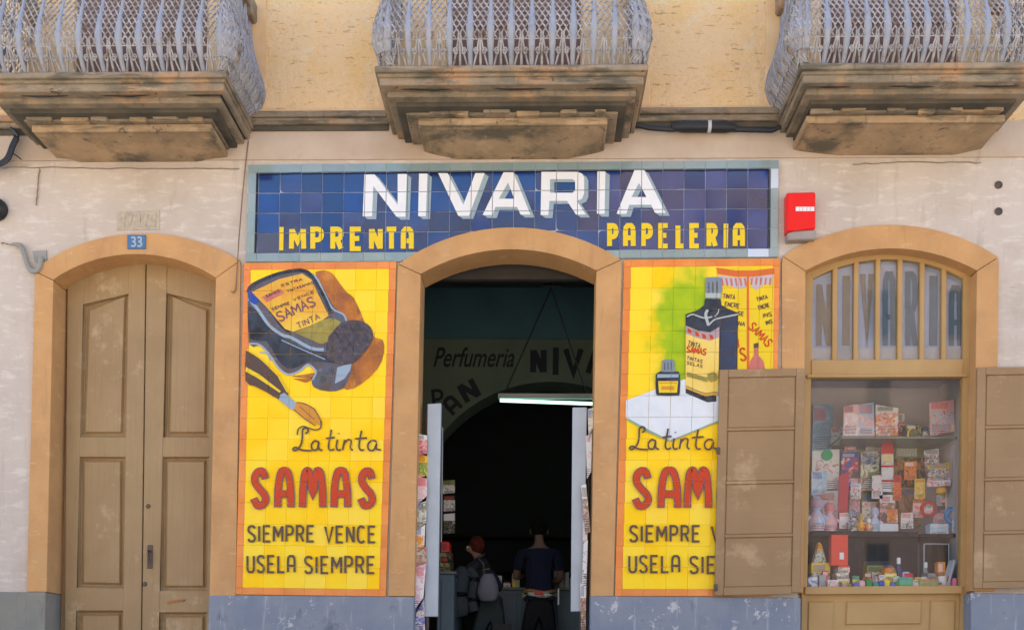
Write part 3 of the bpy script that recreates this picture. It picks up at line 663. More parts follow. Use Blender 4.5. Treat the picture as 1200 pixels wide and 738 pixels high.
# carved plaque above the door
pl = obj('carved_plaque', pxprism([(137, 248), (187, 246), (187, 269), (137, 270)], -.006, .001, b=.002), M('carved_stone', (.52, .45, .36), .9, (.42, .35, .27), scale=20, bump=1, bscale=25, bdist=.015), B)
bm = BM()
for k in range(5):
    x = 142+k*9; add_prism(bm, W([(x, 252), (x+5, 251), (x+4-k % 2*3, 266), (x-1+k % 3, 266)], -.0062), -.011, -.0058)
obj('carved_relief', bev(bm, .001), M('carved_stone', (1, 1, 1)), pl)
# cracks: thin recessed-looking slivers of broken plaster edges
def crack(pts, wd=.7):
    wd *= .5
    P = [(x+random.uniform(-.5, .5), y+random.uniform(-.9, .9)) for x, y in catmull(pts, 9)]
    bm = BM()
    for q in ribbon(P, wd): add_prism(bm, W(q, -.0165), -.0167, -.0145 if pts[0][1] < 185 else -.0005)
    return bm
cm = M('crack_dirt', (.37, .29, .23), .95)
for pts, wd in (([(0, 196), (60, 196), (150, 197), (280, 197)], .8), ([(46, 197), (44, 215), (42, 240)], 1.0), ([(1000, 192), (1060, 190), (1150, 190)], .7), ([(1149, 165), (1148, 180), (1145, 190)], .8), ([(0, 284), (14, 286), (28, 289)], .8)):
    obj('plaster_crack', crack(pts, wd), cm, B)

# ------------------------------------------------------------------ tiled signs
def clip_poly(poly, win_):
    """Sutherland-Hodgman against a convex quad"""
    out_ = poly
    n = len(win_); ar = sum(win_[i][0]*win_[(i+1) % n][1]-win_[(i+1) % n][0]*win_[i][1] for i in range(n)); sg = 1 if ar > 0 else -1
    for i in range(n):
        a, b = win_[i], win_[(i+1) % n]; ins = lambda p: sg*((b[0]-a[0])*(p[1]-a[1])-(b[1]-a[1])*(p[0]-a[0])) >= 0
        src, out_ = out_, []
        if not src: return []
        for j in range(len(src)):
            p, q = src[j-1], src[j]; ip, iq = ins(p), ins(q)
            if ip != iq:
                d1 = (b[0]-a[0])*(p[1]-a[1])-(b[1]-a[1])*(p[0]-a[0]); d2 = (b[0]-a[0])*(q[1]-a[1])-(b[1]-a[1])*(q[0]-a[0]); t = d1/(d1-d2)
                out_.append((p[0]+(q[0]-p[0])*t, p[1]+(q[1]-p[1])*t))
            if iq: out_.append(q)
    return out_
class Tiled:
    """tile field given by four pixel corners; lays tiles and prints paint cut at the tile joints"""
    def __init__(s, root, corners, xs, ys, yf, base_mat, gap, bed=None):
        s.root, s.c, s.xs, s.ys, s.yf, s.gap = root, corners, xs, ys, yf, gap; s.layer = 0
        s.base = obj('mortar_bed', pxprism(bed or [s.P(-.0, 0), s.P(1, 0), s.P(1, 1), s.P(0, 1)], yf+.0040, .0 if yf < -.01 else yf+.02, b=0), base_mat, root)
        s.meshes = {}
    def P(s, u, v):
        tl, tr, br, bl = s.c; t = (tl[0]+(tr[0]-tl[0])*u, tl[1]+(tr[1]-tl[1])*u); b = (bl[0]+(br[0]-bl[0])*u, bl[1]+(br[1]-bl[1])*u); return (t[0]+(b[0]-t[0])*v, t[1]+(b[1]-t[1])*v)
    def cells(s):
        for j in range(len(s.ys)-1):
            for i in range(len(s.xs)-1): yield i, j, [s.P(s.xs[i], s.ys[j]), s.P(s.xs[i+1], s.ys[j]), s.P(s.xs[i+1], s.ys[j+1]), s.P(s.xs[i], s.ys[j+1])]
    def tiles(s, pick, jit, skip=lambda i, j, q: False, name='tile'):
        rl = random.Random(3)
        for i, j, q in s.cells():
            if skip(i, j, q): continue
            w4 = [U(a, b, s.yf) for a, b in q]; c = sum(w4, Vector())/4
            wx = ((w4[1]-w4[0]).length+(w4[2]-w4[3]).length)/2-s.gap; hz = ((w4[3]-w4[0]).length+(w4[2]-w4[1]).length)/2-s.gap
            mt = pick(i, j); key = (round(wx, 3), round(hz, 3), mt.name)
            if key not in s.meshes:
                bm = BM(); add_box(bm, -wx/2, wx/2, 0, .006, -hz/2, hz/2)
                bmesh.ops.bevel(bm, geom=[e for e in bm.edges if all(v.co.y < .001 for v in e.verts)], offset=.0015, segments=1, affect='EDGES')
                bmesh.ops.recalc_face_normals(bm, faces=bm.faces)
                me = bpy.data.meshes.new(name); bm.to_mesh(me); bm.free(); me.materials.append(mt); s.meshes[key] = me
            o = bpy.data.objects.new(name, s.meshes[key]); COL.objects.link(o); o.parent = s.root; o.location = c-Vector(s.root.location)
            e = w4[1]-w4[0]; cl = lambda v: max(-1.4*jit, min(1.4*jit, v)); o.rotation_euler = (cl(rl.gauss(0, jit)), -math.atan2(e.z, e.x), cl(rl.gauss(0, jit)))
    def paint(s, polys, mat, name, step=True):
        """polys: pixel polygons (convex or simple); cut along joints"""
        s.layer += 1; y = s.yf-.0038-.0006*s.layer; bm = BM(); g = .35 if s.gap > .003 else .18
        cells = []
        for i, j, q in s.cells():
            cells.append((min(a for a, b in q), max(a for a, b in q), min(b for a, b in q), max(b for a, b in q), inset(q, g)))
        for k, p in enumerate(polys):
            yy = y-.000014*(k % 40); x0, x1 = min(a for a, b in p), max(a for a, b in p); y0, y1 = min(b for a, b in p), max(b for a, b in p)
            for cx0, cx1, cy0, cy1, q in cells:
                if cx1 < x0 or cx0 > x1 or cy1 < y0 or cy0 > y1: continue
                if len(p) > 4:   # concave outlines: clip triangles
                    parts = [[p[a] for a in t] for t in tessellate_polygon([[Vector((a, b, 0)) for a, b in p]])]
                else: parts = [p]
                for pp in parts:
                    r_ = clip_poly(list(pp), q)
                    if len(r_) >= 3:
                        ar = abs(sum(r_[t-1][0]*r_[t][1]-r_[t][0]*r_[t-1][1] for t in range(len(r_))))
                        if ar > .02:
                            try: bm.faces.new([bm.verts.new(U(a, b, yy)) for a, b in r_])
                            except ValueError: pass
        for f in bm.faces:
            if f.normal.y > 0: f.normal_flip()
        bm.normal_update()
        me = bpy.data.meshes.new(name); bm.to_mesh(me); bm.free()
        return obj(name, me, mat, s.root, kind='stuff' if name in ('label_lettering', 'box_lettering', 'script_lettering', 'painted_highlight', 'painted_outline', 'painted_ribbon', 'painted_cap_ribs', 'painted_fringe_marks', 'painted_box_edges', 'painted_ink_line') else None)
YT = -.030
# the blue name sign
sg_c = [(291, 193), (912.5, 187.5), (912, 301), (288, 307)]
sg = empty('tiled_name_sign', U(600, 307, 0), label='wide cobalt blue tiled sign reading NIVARIA IMPRENTA PAPELERIA above the shop door', cat='sign')
xs = [0, .018] + [.0225+.9595*k/24 for k in range(25)] + [1.0]
xs = [0] + [.0205+.9620*k/24 for k in range(25)] + [1]
ys = [0, .088] + [.088+.825*k/4 for k in range(1, 5)] + [1]
SG = Tiled(sg, sg_c, xs, ys, YT, grout, .0045, bed=[sg_c[0], sg_c[1], sg_c[2], (726, 302.5), (710, 293)] + arc((700, 292), (602, 272), (500, 294)) + [(490, 296), (470, 306), sg_c[3]])
def inarch(q, lim):
    cx = sum(p[0] for p in q)/4; bx = min(p[1] for p in q)
    ytop = 266.5 + (cx-602)**2*.0026
    return 470 < cx < 726 and bx > ytop-4
edge = lambda i, j: i in (0, 25) or j in (0, 5)
def pick(i, j):
    if edge(i, j): return t_pale if (i, j) in ((25, 1), (24, 5)) else t_edge
    return t_blue
SG.tiles(pick, .018, lambda i, j, q: inarch(q, 0))
# thin dark painted line inside the border
SG.paint([[SG.P(.0155, .082), SG.P(.985, .082), SG.P(.985, .105), SG.P(.0155, .105)], [SG.P(.0155, .1), SG.P(.0205, .1), SG.P(.0205, .915), SG.P(.0155, .915)], [SG.P(.9800, .1), SG.P(.985, .1), SG.P(.985, .915), SG.P(.9800, .915)]], Mflat('dark_navy_enamel', (.008, .012, .03), .2), 'painted_line')
NIV = [
 ([(427, 204.5), (439, 204.5), (466, 240), (466, 204), (477, 204), (475, 254), (464.5, 254), (437.5, 218), (436, 253.5), (425, 253.5)], []),
 ([(491, 203.5), (501, 203.5), (499, 253.3), (490, 253.3)], []),
 ([(513.5, 203), (524.5, 203), (543, 240), (557, 203), (568, 203), (549.5, 253), (537, 253)], []),
 ([(590, 202), (601.5, 202), (621.5, 251.5), (610, 251.5), (606, 242.5), (580.5, 242.5), (577, 252), (565.5, 252)], [[(595.5, 214), (602.5, 233), (584.5, 233)]]),
 ([(634.5, 201.5), (677, 201.5), (682, 203.5), (684.5, 208), (684.5, 227), (682, 233), (676, 235.5), (686.5, 251.5), (675, 251.5), (664.5, 235.5), (644, 235.5), (642.5, 252), (633.5, 252)], [[(644.5, 210), (671, 210), (674, 212.5), (674, 223), (671, 226), (644.5, 226)]]),
 ([(700, 201), (709.5, 201), (708.5, 250.5), (699.5, 250.5)], []),
 ([(743.5, 199.5), (755, 199.5), (780, 249.5), (767.5, 249.5), (763, 240), (737.5, 240), (734, 250.6), (722.5, 250.6)], [[(748.8, 214.5), (757.5, 231), (740, 231)]]),
]
def tris_of(o_, hs, dx=0, dy=0):
    loops = [[(a+dx, b+dy) for a, b in l] for l in [o_]+hs]; flat = [p for l in loops for p in l]
    return [[flat[i] for i in t] for t in tessellate_polygon([[Vector((a, b, 0)) for a, b in l] for l in loops])]
for o_, hs in NIV:
    SG.paint([t for dx, dy in ((5, 3.6), (3.4, 2.4), (1.7, 1.2)) for t in tris_of(o_, hs, dx, dy)], shade, 'letter_shading'); SG.layer -= 1
SG.layer += 1
for o_, hs in NIV: SG.paint(tris_of(o_, hs), white, 'letter'); SG.layer -= 1
SG.layer += 1
for ch, a, b in zip('IMPRENTA', (328, 338.5, 363, 386.5, 409, 432, 450.5, 469.5), (332, 359, 380, 403, 426, 449, 467, 485)):
    wd = 5.8
    qs = [[(a-.5, 266), (b+.5, 266), (b, 293.5), (a-.8, 293.5)]] if ch == 'I' else text_quads(ch, a+2.6, 268.5, b-2.6, 291.5, wd)
    SG.paint(qs, yel, 'letter'); SG.layer -= 1
for ch, a, b in zip('PAPELERIA', (711, 730, 750.5, 770.5, 791, 807, 827.5, 848, 858.5), (725, 745, 765.5, 785.5, 804.5, 822, 841.5, 853.5, 873)):
    wd = 5.8
    qs = [[(a, 262), (b, 262), (b-.5, 290.5), (a-.3, 290.5)]] if ch == 'I' else text_quads(ch, a+2.6, 264.3, b-2.6, 288.3, wd)
    SG.paint(qs, yel, 'letter'); SG.layer -= 1

# the two advertising panels
red = Mflat('red_enamel', (.56, .05, .012), .3); drk = Mflat('dark_brown_enamel', (.10, .06, .05), .3); navy = M('dark_blue_black_enamel', (.026, .034, .05), .3, (.05, .06, .085), scale=8, bump=0, spec=.3, streak=[((.012, .016, .022), 10, 10, .52, .1, .8)])
brn = M('rust_brown_enamel', (.50, .17, .03), .35, (.26, .09, .04), scale=7, bump=0, spec=.3, streak=[((.60, .26, .05), 9, 9, .55, .1, .7)]); lbl = M('label_yellow_enamel', (.78, .50, .05), .3, (.68, .24, .02), scale=2.6, bump=0); olive = M('olive_enamel', (.36, .28, .05), .3, (.24, .20, .05), scale=20, bump=0)
ltb = Mflat('pale_blue_enamel', (.30, .38, .48), .25); mdb = M('grey_blue_enamel', (.10, .12, .17), .35, (.12, .075, .06), scale=6, bump=0, spec=.3, streak=[((.24, .26, .32), 14, 14, .58, .08, .6), ((.05, .06, .04), 8, 8, .56, .08, .7)]); prp = M('charcoal_cap_enamel', (.10, .085, .10), .4, (.045, .04, .055), scale=20, bump=0, spec=.3, streak=[((.20, .14, .10), 26, 26, .55, .1, .6)])
pink = Mflat('pale_red_enamel', (.55, .16, .13), .3); royal = Mflat('royal_blue_enamel', (.02, .07, .35), .3); wht = M('white_table_enamel', (.72, .74, .76), .3, (.64, .67, .70), scale=5, bump=0, spec=.3); slate = Mflat('slate_cap_enamel', (.20, .25, .29), .3); tan = Mflat('nib_orange_enamel', (.62, .26, .04), .3)
purp = Mflat('mauve_edge_enamel', (.20, .08, .10), .3)
def panel_field(label, corners, flip, ymat):
    root = empty('tiled_advert', U((corners[2][0]+corners[3][0])/2, corners[2][1], 0), label=label, cat='advert')
    u = [0, .045]; 
    for k in range(6): u.append(.045+.138*(k+1))
    u = u + [.955, 1] if not flip else [0, .045, .082+.045] + [.127+.138*(k+1) for k in range(6)][:6]
    if flip: u = u + [1]; u[-2] = .955
    v = [0, .021] + [.021+.958*(k+1)/15 for k in range(15)] + [1]
    T = Tiled(root, corners, u, v, YT, groutY, .0013); nx, ny = len(u)-2, len(v)-2
    T.tiles(lambda i, j: t_orng if i in (0, nx) or j in (0, ny) else ymat, .005)
    return T
TL = panel_field('yellow tiled advert left of the shop door with a tipped ink bottle and pen', [(286, 308), (464.5, 306.5), (452, 698.5), (276, 696)], False, t_yel)
TR = panel_field('yellow and green tiled advert right of the shop door with a tall ink bottle', [(731.5, 304.5), (914.5, 303), (905, 698), (720.5, 698)], False, t_yelg)
cA = lambda pts: [(270+x/3.514, 300+y/3.514) for x, y in pts]
sm = lambda pts, k=3: catmull(pts+[pts[0]], k)[:-1]
TL.paint([sm(cA([(350, 65), (385, 58), (420, 72), (450, 112), (480, 150), (508, 172), (540, 240), (560, 290), (595, 335), (628, 345), (632, 400), (605, 465), (540, 525), (480, 550), (420, 520), (250, 495), (290, 515), (335, 510), (400, 400)]), 2)], brn, 'painted_shadow')
TL.paint([sm(cA([(72, 135), (110, 104), (200, 66), (290, 52), (345, 78), (400, 165), (430, 212), (475, 248), (480, 280), (470, 380), (445, 440), (500, 432), (495, 480), (465, 545), (400, 556), (345, 540), (335, 512), (352, 482), (322, 448), (280, 478), (240, 487), (195, 452), (160, 400), (120, 365), (75, 360)]), 2)], mdb, 'painted_ink_bottle')
TL.paint([sm(cA([(75, 205), (110, 225), (175, 300), (230, 345), (330, 390), (420, 400), (430, 440), (330, 430), (280, 455), (235, 462), (190, 420), (150, 350), (78, 340)]), 2)], navy, 'painted_ink')
TL.paint(sum([ribbon([p for p in catmull(cA(P), 4)], w_) for P, w_ in (([(74, 175), (110, 215), (160, 285), (215, 325), (250, 335), (330, 378), (385, 385)], 3.6), ([(290, 55), (350, 85), (385, 150), (420, 215), (465, 240), (478, 268)], 2.2), ([(75, 360), (120, 365), (160, 405), (200, 462), (240, 487), (285, 472), (320, 447), (352, 475), (338, 510)], 2.2), ([(120, 395), (150, 400), (165, 430)], 1.5), ([(210, 345), (275, 375), (390, 425)], 1.2))], []), ltb, 'painted_highlight')
TL.paint([cA([(440, 458), (500, 440), (494, 468), (470, 505), (430, 525)])], ltb, 'painted_highlight')
TL.paint(sum([ribbon(catmull(cA(P), 4), w_) for P, w_ in (([(74, 150), (80, 130), (110, 108), (200, 72), (290, 58), (335, 80)], 4.0), ([(150, 195), (200, 275), (250, 320)], 3), ([(335, 80), (385, 165), (415, 235)], 3.5))], []), navy, 'painted_outline')
TL.paint([cA([(74, 135), (92, 145), (120, 185), (100, 200), (76, 185)])], royal, 'painted_highlight')
TL.paint([cA([(88, 148), (200, 95), (295, 72), (335, 98), (358, 150), (405, 245), (370, 270), (260, 312), (225, 300), (150, 212)])], lbl, 'painted_label')
TL.paint([sm(cA([(265, 315), (330, 285), (405, 255), (452, 270), (455, 295), (420, 335), (380, 362), (340, 348)]), 2)], olive, 'painted_label_foot')
TL.paint([cA([(128, 168), (205, 135), (222, 152), (150, 190)])], pink, 'painted_badge')
def rot_text(s, x, y, w_, h_, ang, wd, **k):
    q = text_quads(s, 0, 0, w_, h_, wd, **k); c, s_ = math.cos(ang), math.sin(ang)
    return [[(x+a*c-b*s_, y+a*s_+b*c) for a, b in p] for p in q]
TL.paint(rot_text('SaMaS', 323, 367, 47, 11, -.43, 1.9, gap=.25) + rot_text('TINTa', 347, 379, 28, 6.5, -.43, 1.2), purp, 'label_lettering')
TL.paint(rot_text('EXTRa'.replace('X', 'S'), 329, 333.5, 26, 2.6, -.3, .7) + rot_text('TINTaSaMaS', 336, 340, 32, 2.8, -.33, .7) + rot_text('SIEMPRE', 318, 361, 22, 3.2, -.35, .8) + rot_text('VENCE', 343, 350, 26, 2.8, -.38, .7) + rot_text('SaMaS', 311, 346, 17, 3.2, -.43, .8), drk, 'label_lettering')
TL.paint([sm(cA([(405, 330), (440, 290), (470, 268), (530, 265), (575, 290), (588, 335), (560, 385), (525, 425), (490, 445), (440, 440), (400, 420), (395, 375)]), 3)], prp, 'painted_bottle_cap')
TL.paint(sum([ribbon(cA(P), .9) for P in ([(430, 310), (480, 400)], [(455, 290), (510, 390)], [(490, 280), (540, 370)], [(525, 280), (565, 345)])], []), navy, 'painted_cap_ribs')
TL.paint([sm(cA([(64, 388), (90, 400), (135, 436), (200, 498), (230, 548), (238, 578), (205, 592), (150, 560), (100, 535), (62, 512)]), 2)], drk, 'painted_pen')
TL.paint([cA([(64, 456), (120, 487), (208, 556), (203, 562), (112, 502), (62, 474)])] + ribbon(cA([(68, 385), (130, 425), (195, 490), (235, 560)]), 1.6), yel, 'painted_pen_stripe')
TL.paint([cA([(205, 570), (222, 562), (272, 605), (262, 632), (245, 628), (200, 590)])], ltb, 'painted_ferrule')
TL.paint([cA([(274, 600), (305, 604), (348, 628), (362, 655), (379, 696), (352, 690), (312, 672), (260, 634)])], tan, 'painted_nib')
TL.paint(ribbon(catmull(cA([(272, 602), (300, 606), (345, 630), (376, 685)]), 3), 1.0) + ribbon(cA([(262, 632), (310, 672), (350, 698)]), 1.0) + ribbon(cA([(285, 618), (345, 672)]), .7) + ribbon(catmull(cA([(372, 680), (372, 705), (350, 715), (325, 708), (300, 700), (280, 712), (275, 735)]), 4), 1.5), drk, 'painted_ink_line')
cB = lambda pts, dx=0, dy=0: [(270+x/3.514+dx, 490+y/3.514+dy) for x, y in pts]
def tinta(dx, dy):
    Ps = [[(308, 62), (319, 55), (318, 43), (306, 39), (297, 50), (296, 80), (291, 106), (278, 125), (263, 133), (258, 125), (270, 119), (294, 130), (334, 133)],
          [(364, 98), (348, 92), (334, 108), (338, 128), (356, 128), (364, 100), (364, 124), (378, 132)], [(416, 46), (408, 90), (404, 118), (412, 131), (428, 126)], [(394, 82), (430, 78)],
          [(441, 86), (436, 118), (444, 131), (455, 127)], [(446, 60), (446, 64)], [(470, 88), (462, 130)], [(466, 108), (482, 88), (497, 92), (494, 120), (504, 132)],
          [(540, 50), (532, 92), (530, 118), (538, 131), (550, 128)], [(514, 84), (562, 80)], [(602, 96), (584, 90), (567, 106), (570, 128), (590, 130), (602, 104), (600, 124), (620, 130)]]
    return sum([ribbon(catmull(cB(P, dx, dy), 4), 2.1) for P in Ps], [])
def samas(xsl, y0, y1, T):
    q = []
    for ch, (a, b) in zip('sAmAs', xsl):
        L_ = []; q.append(L_)
        for st in ([[(.05, 1), (.08, .5), (.25, .08), (.5, 0), (.75, .08), (.92, .5), (.95, 1)], [(.1, .66), (.9, .66)]] if ch == 'A' else GL[ch]):
            L_.append((catmull([(a+4.6+(b-a-9.2)*u, y0+4.6+(y1-y0-9.2)*v) for u, v in st], 3), len(st) == 2))
    def ext(p, e=1.6):
        def st(a, b): l = math.hypot(a[0]-b[0], a[1]-b[1]) or 1; return (a[0]+(a[0]-b[0])/l*e, a[1]+(a[1]-b[1])/l*e)
        return [st(p[0], p[1])]+p+[st(p[-1], p[-2])]
    for L_ in q: T.paint(sum([ribbon(p if bar else ext(p), 9.0) for p, bar in L_], []), purp, 'letter_edge'); T.layer -= 1
    T.layer += 1
    for L_ in q: T.paint(sum([ribbon(p, 6.4) for p, bar in L_], []), red, 'letter'); T.layer -= 1
    T.layer += 1
TL.paint(tinta(0, 0), drk, 'script_lettering')
samas([(292, 317.5), (320, 346.5), (350, 383), (386, 413), (417.5, 442.5)], 546.5, 597, TL)
def words(T, ox, k):
    f = lambda x: ox+(x-289.5)*k
    W1 = [('SIEMPRE', 290.5, 368, 616, 634), ('VENCE', 381, 440, 616.5, 635), ('USELA', 289.5, 345.5, 651, 670), ('SIEMPRE', 357, 439, 652, 671)]
    for s, a, b, c, d in W1:
        for q in text_quads(s, f(a), c, f(b), d, 2.7, gap=.42, split=True): T.paint(q, drk, 'letter'); T.layer -= 1
    T.layer += 1
words(TL, 289.5, 1.0)
# right advert
cC = lambda pts: [(710+x/3.69, 300+y/3.69) for x, y in pts]
TR.paint([cC([(482, 48), (728, 48), (720, 700), (482, 700)])], yel, 'painted_box')
TR.paint([cC([(478, 50), (560, 62), (640, 62), (728, 52), (728, 78), (640, 90), (560, 90), (484, 78)]), cC([(609, 90), (619, 90), (622, 700), (609, 700)])], Mflat('vermilion_enamel', (.66, .14, .03), .3), 'painted_box_edges')
TR.paint([cC([(486, 82), (560, 92), (609, 92), (607, 135), (575, 142), (540, 130), (505, 120), (490, 110)]), cC([(620, 92), (722, 80), (718, 125), (690, 120), (650, 148), (630, 130)])], Mflat('lilac_white_enamel', (.52, .45, .48), .3), 'painted_fringe')
TR.paint([cC([(x, 95), (x+9, 95), (x+14, 128), (x+6, 130)]) for x in range(496, 600, 20)] + [cC([(x, 95), (x+9, 93), (x+4, 125), (x-3, 125)]) for x in range(628, 715, 20)], pink, 'painted_fringe_marks')
def tt(s, x, y, w_, h_, a, wd): return rot_text(s, 710+x/3.69, 300+y/3.69, w_/3.69, h_/3.69, a, wd)
TR.paint(tt('TINTa', 508, 163, 52, 18, .12, 1.0) + tt('ENCRE', 516, 198, 64, 18, .14, 1.0) + tt('SE', 572, 238, 26, 17, .15, 1.0) + tt('Na', 575, 282, 28, 17, .15, 1.0) + tt('TINTa', 650, 180, 48, 16, -.25, 1.0) + tt('ENCRE', 658, 215, 48, 16, -.25, 1.0) + tt('INS', 678, 250, 38, 16, -.2, 1.0) + tt('INS', 690, 282, 28, 16, -.3, 1.0), drk, 'box_lettering')
TR.paint(tt('SaMaS', 640, 285, 118, 34, .80, 1.7) + tt('S', 578, 400, 24, 52, -.1, 2.2) + tt('a', 568, 360, 10, 34, .1, 1.6), red, 'box_lettering')
TR.paint([sm(cC([(640, 395), (660, 395), (660, 430), (682, 455), (685, 520), (625, 520), (624, 455), (640, 430)]), 2)], pink, 'painted_red_bottle'); TR.paint([cC([(640, 378), (660, 374), (661, 395), (640, 397)])], drk, 'painted_stopper')
TR.paint([[(733.5, 469), (768, 456), (802, 444), (846, 452), (905, 462), (903, 494), (846, 491), (784, 516), (760, 504), (733, 489)]], wht, 'painted_white_table')
TR.paint([[(735.5, 489.5), (760, 503), (784, 515), (784, 517), (758, 505.5), (735, 492)], [(786, 515.5), (846, 490.5), (846, 492.5), (786, 517.5)]], Mflat('green_line_enamel', (.25, .38, .25)), 'painted_table_edge')
TR.paint([cC([(428, 185), (497, 185), (500, 212), (530, 228), (572, 245), (568, 520), (478, 530), (478, 628), (440, 632), (345, 592), (345, 252), (400, 232), (425, 212)])], navy, 'painted_tall_bottle')
TR.paint([cC([(498, 258), (566, 258), (564, 520), (496, 520)])], M('blue_glass_enamel', (.02, .05, .12), .2, (.03, .03, .04), scale=4, bump=0), 'painted_bottle_side')
TR.paint([sm(cC([(430, 180), (430, 105), (440, 92), (490, 92), (500, 105), (498, 182)]), 2)], slate, 'painted_cap')
TR.paint([cC([(x, 112), (x+7, 112), (x+7, 160), (x, 160)]) for x in (441, 459, 477)], mdb, 'painted_cap_ribs')
TR.paint(sum([ribbon(catmull(cC(P), 4), w_) for P, w_ in (([(350, 262), (375, 252), (405, 262), (430, 268), (460, 262)], 1.8), ([(440, 232), (432, 255), (444, 300)], 3.4), ([(444, 300), (470, 275), (520, 262), (572, 252)], 1.8), ([(470, 262), (485, 245), (488, 228)], 1.3))], []) + [cC([(430, 160), (497, 160), (497, 180), (430, 180)])], Mflat('cream_ribbon_enamel', (.42, .45, .42), .3), 'painted_ribbon')
TR.paint([cC([(345, 335), (400, 352), (450, 362), (490, 345), (486, 585), (430, 592), (395, 580), (345, 558)])], M('pale_yellow_label_enamel', (.80, .60, .16), .3, (.80, .52, .08), scale=4, bump=0), 'painted_label')
TR.paint([cC([(345, 300), (400, 322), (450, 330), (491, 305), (491, 350), (450, 366), (400, 355), (345, 335)])], Mflat('grey_pink_enamel', (.42, .30, .30)), 'painted_label_fringe')
TR.paint([cC([(x, y), (x+14, y+4), (x+20, y+22), (x+4, y+20)]) for x, y in ((352, 312), (385, 325), (415, 335), (447, 338))], red, 'painted_fringe_marks')
TR.paint(tt('TINTa', 358, 366, 55, 20, .25, .9) + tt('TINTaS', 352, 432, 70, 14, .25, .8) + tt('SELaS', 352, 454, 70, 12, .25, .7), drk, 'label_lettering')
TR.paint(tt('SaMaS', 352, 390, 84, 24, .16, 1.6), red, 'label_lettering')
TR.paint([cC([(350, 500), (440, 525), (440, 545), (350, 520)]), sm(cC([(440, 510), (465, 500), (482, 515), (480, 535), (455, 545), (440, 530)]), 2)], olive, 'painted_label_mark')
TR.paint([cC([(345, 560), (395, 582), (430, 594), (486, 588), (486, 600), (430, 606), (345, 572)])], Mflat('amber_enamel', (.62, .35, .06)), 'painted_label_edge')
TR.paint([sm(cC([(216, 512), (235, 498), (300, 498), (320, 510), (320, 590), (305, 603), (235, 603), (216, 592)]), 2)], navy, 'painted_small_bottle')
TR.paint([cC([(243, 452), (256, 446), (285, 446), (297, 452), (297, 500), (243, 500)])], slate, 'painted_small_cap')
TR.paint([cC([(x, 460), (x+5, 460), (x+5, 492), (x, 492)]) for x in (252, 266, 280)], mdb, 'painted_cap_ribs')
TR.paint([cC([(226, 540), (312, 540), (308, 590), (230, 590)])], yel, 'painted_small_label'); TR.paint([cC([(228, 545), (308, 545), (308, 550), (228, 550)]), cC([(240, 562), (296, 562), (296, 578), (240, 578)])], tan, 'painted_small_label_mark')
TR.paint([cC([(222, 510), (316, 510), (314, 524), (222, 526)])], ltb, 'painted_highlight')
TR.paint(tinta(394.7, -1.3), drk, 'script_lettering')
samas([(739, 766), (769, 800), (801, 835), (838, 866), (871, 896)], 546, 597.5, TR)
words(TR, 737, 1.06)

# house number
hn = empty('house_number_plate', U(159, 292, 0), label='small blue enamel plate with white number 33 over the wooden door', cat='number plate')
q = [(149, 275), (170.5, 275), (170.5, 291.5), (149, 291.5)]
obj('plate', pxprism(q, YF-.012, YF-.001, b=.002), Mflat('blue_enamel_plate', (.07, .17, .34), .3), hn)
flat_quads(text_quads('33', 153.5, 278, 166, 288.5, 2.0, gap=.35), YF-.0135, Mflat('plate_white', (.38, .44, .48), .3), 'digits', hn)
# alarm box
ab = empty('alarm_box', U(939, 280, 0), label='red alarm box with white lettering on the wall right of the blue sign', cat='alarm box')
obj('housing', pxprism([(922, 225.5), (956, 224.5), (956, 268), (931, 269), (922, 272)], -.11, 0, b=.012), Mflat('alarm_red', (.80, .012, .008), .3), ab)
obj('foot', pxprism([(922.5, 273), (931, 270), (956.5, 269), (956.5, 280), (923, 281)], -.095, 0, b=.008), M('alarm_grey', (.36, .30, .27), .5, bump=.05), ab)
flat_quads([[(a_, 242.4), (a_+w_, 242.3), (a_+w_, 247.4), (a_, 247.5)] for a_, w_ in ((932.5, 4.2), (937.0, 3.4), (940.8, 4.6), (945.8, 3.6), (949.8, 4.6))], -.1115, Mflat('alarm_white', (.8, .75, .75)), 'lettering', ab)

# ------------------------------------------------------------------ shop interior behind the open door
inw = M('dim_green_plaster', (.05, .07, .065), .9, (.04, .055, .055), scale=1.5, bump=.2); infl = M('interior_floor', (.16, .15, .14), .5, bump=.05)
wx0, wx1, dep, hz = -3.2, 3.0, 7.0, 4.6
xs0 = X(945, 500)-.25
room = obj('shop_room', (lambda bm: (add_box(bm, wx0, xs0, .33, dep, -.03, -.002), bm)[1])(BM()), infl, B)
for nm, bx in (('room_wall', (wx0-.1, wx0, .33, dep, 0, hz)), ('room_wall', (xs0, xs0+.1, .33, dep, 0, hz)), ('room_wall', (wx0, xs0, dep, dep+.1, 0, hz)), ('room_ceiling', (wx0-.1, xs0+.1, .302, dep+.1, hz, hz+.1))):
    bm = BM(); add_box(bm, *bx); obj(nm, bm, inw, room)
bm = BM(); add_prism(bm, [(X(480, 330, .40), Z(600, 327, .40)), (X(710, 330, .40), Z(600, 327, .40)), (X(710, 330, .40), hz-.01), (X(480, 330, .40), hz-.01)], .40, .46); obj('lintel_board', bm, M('dark_lintel_wood', (.05, .04, .035), .8), B)
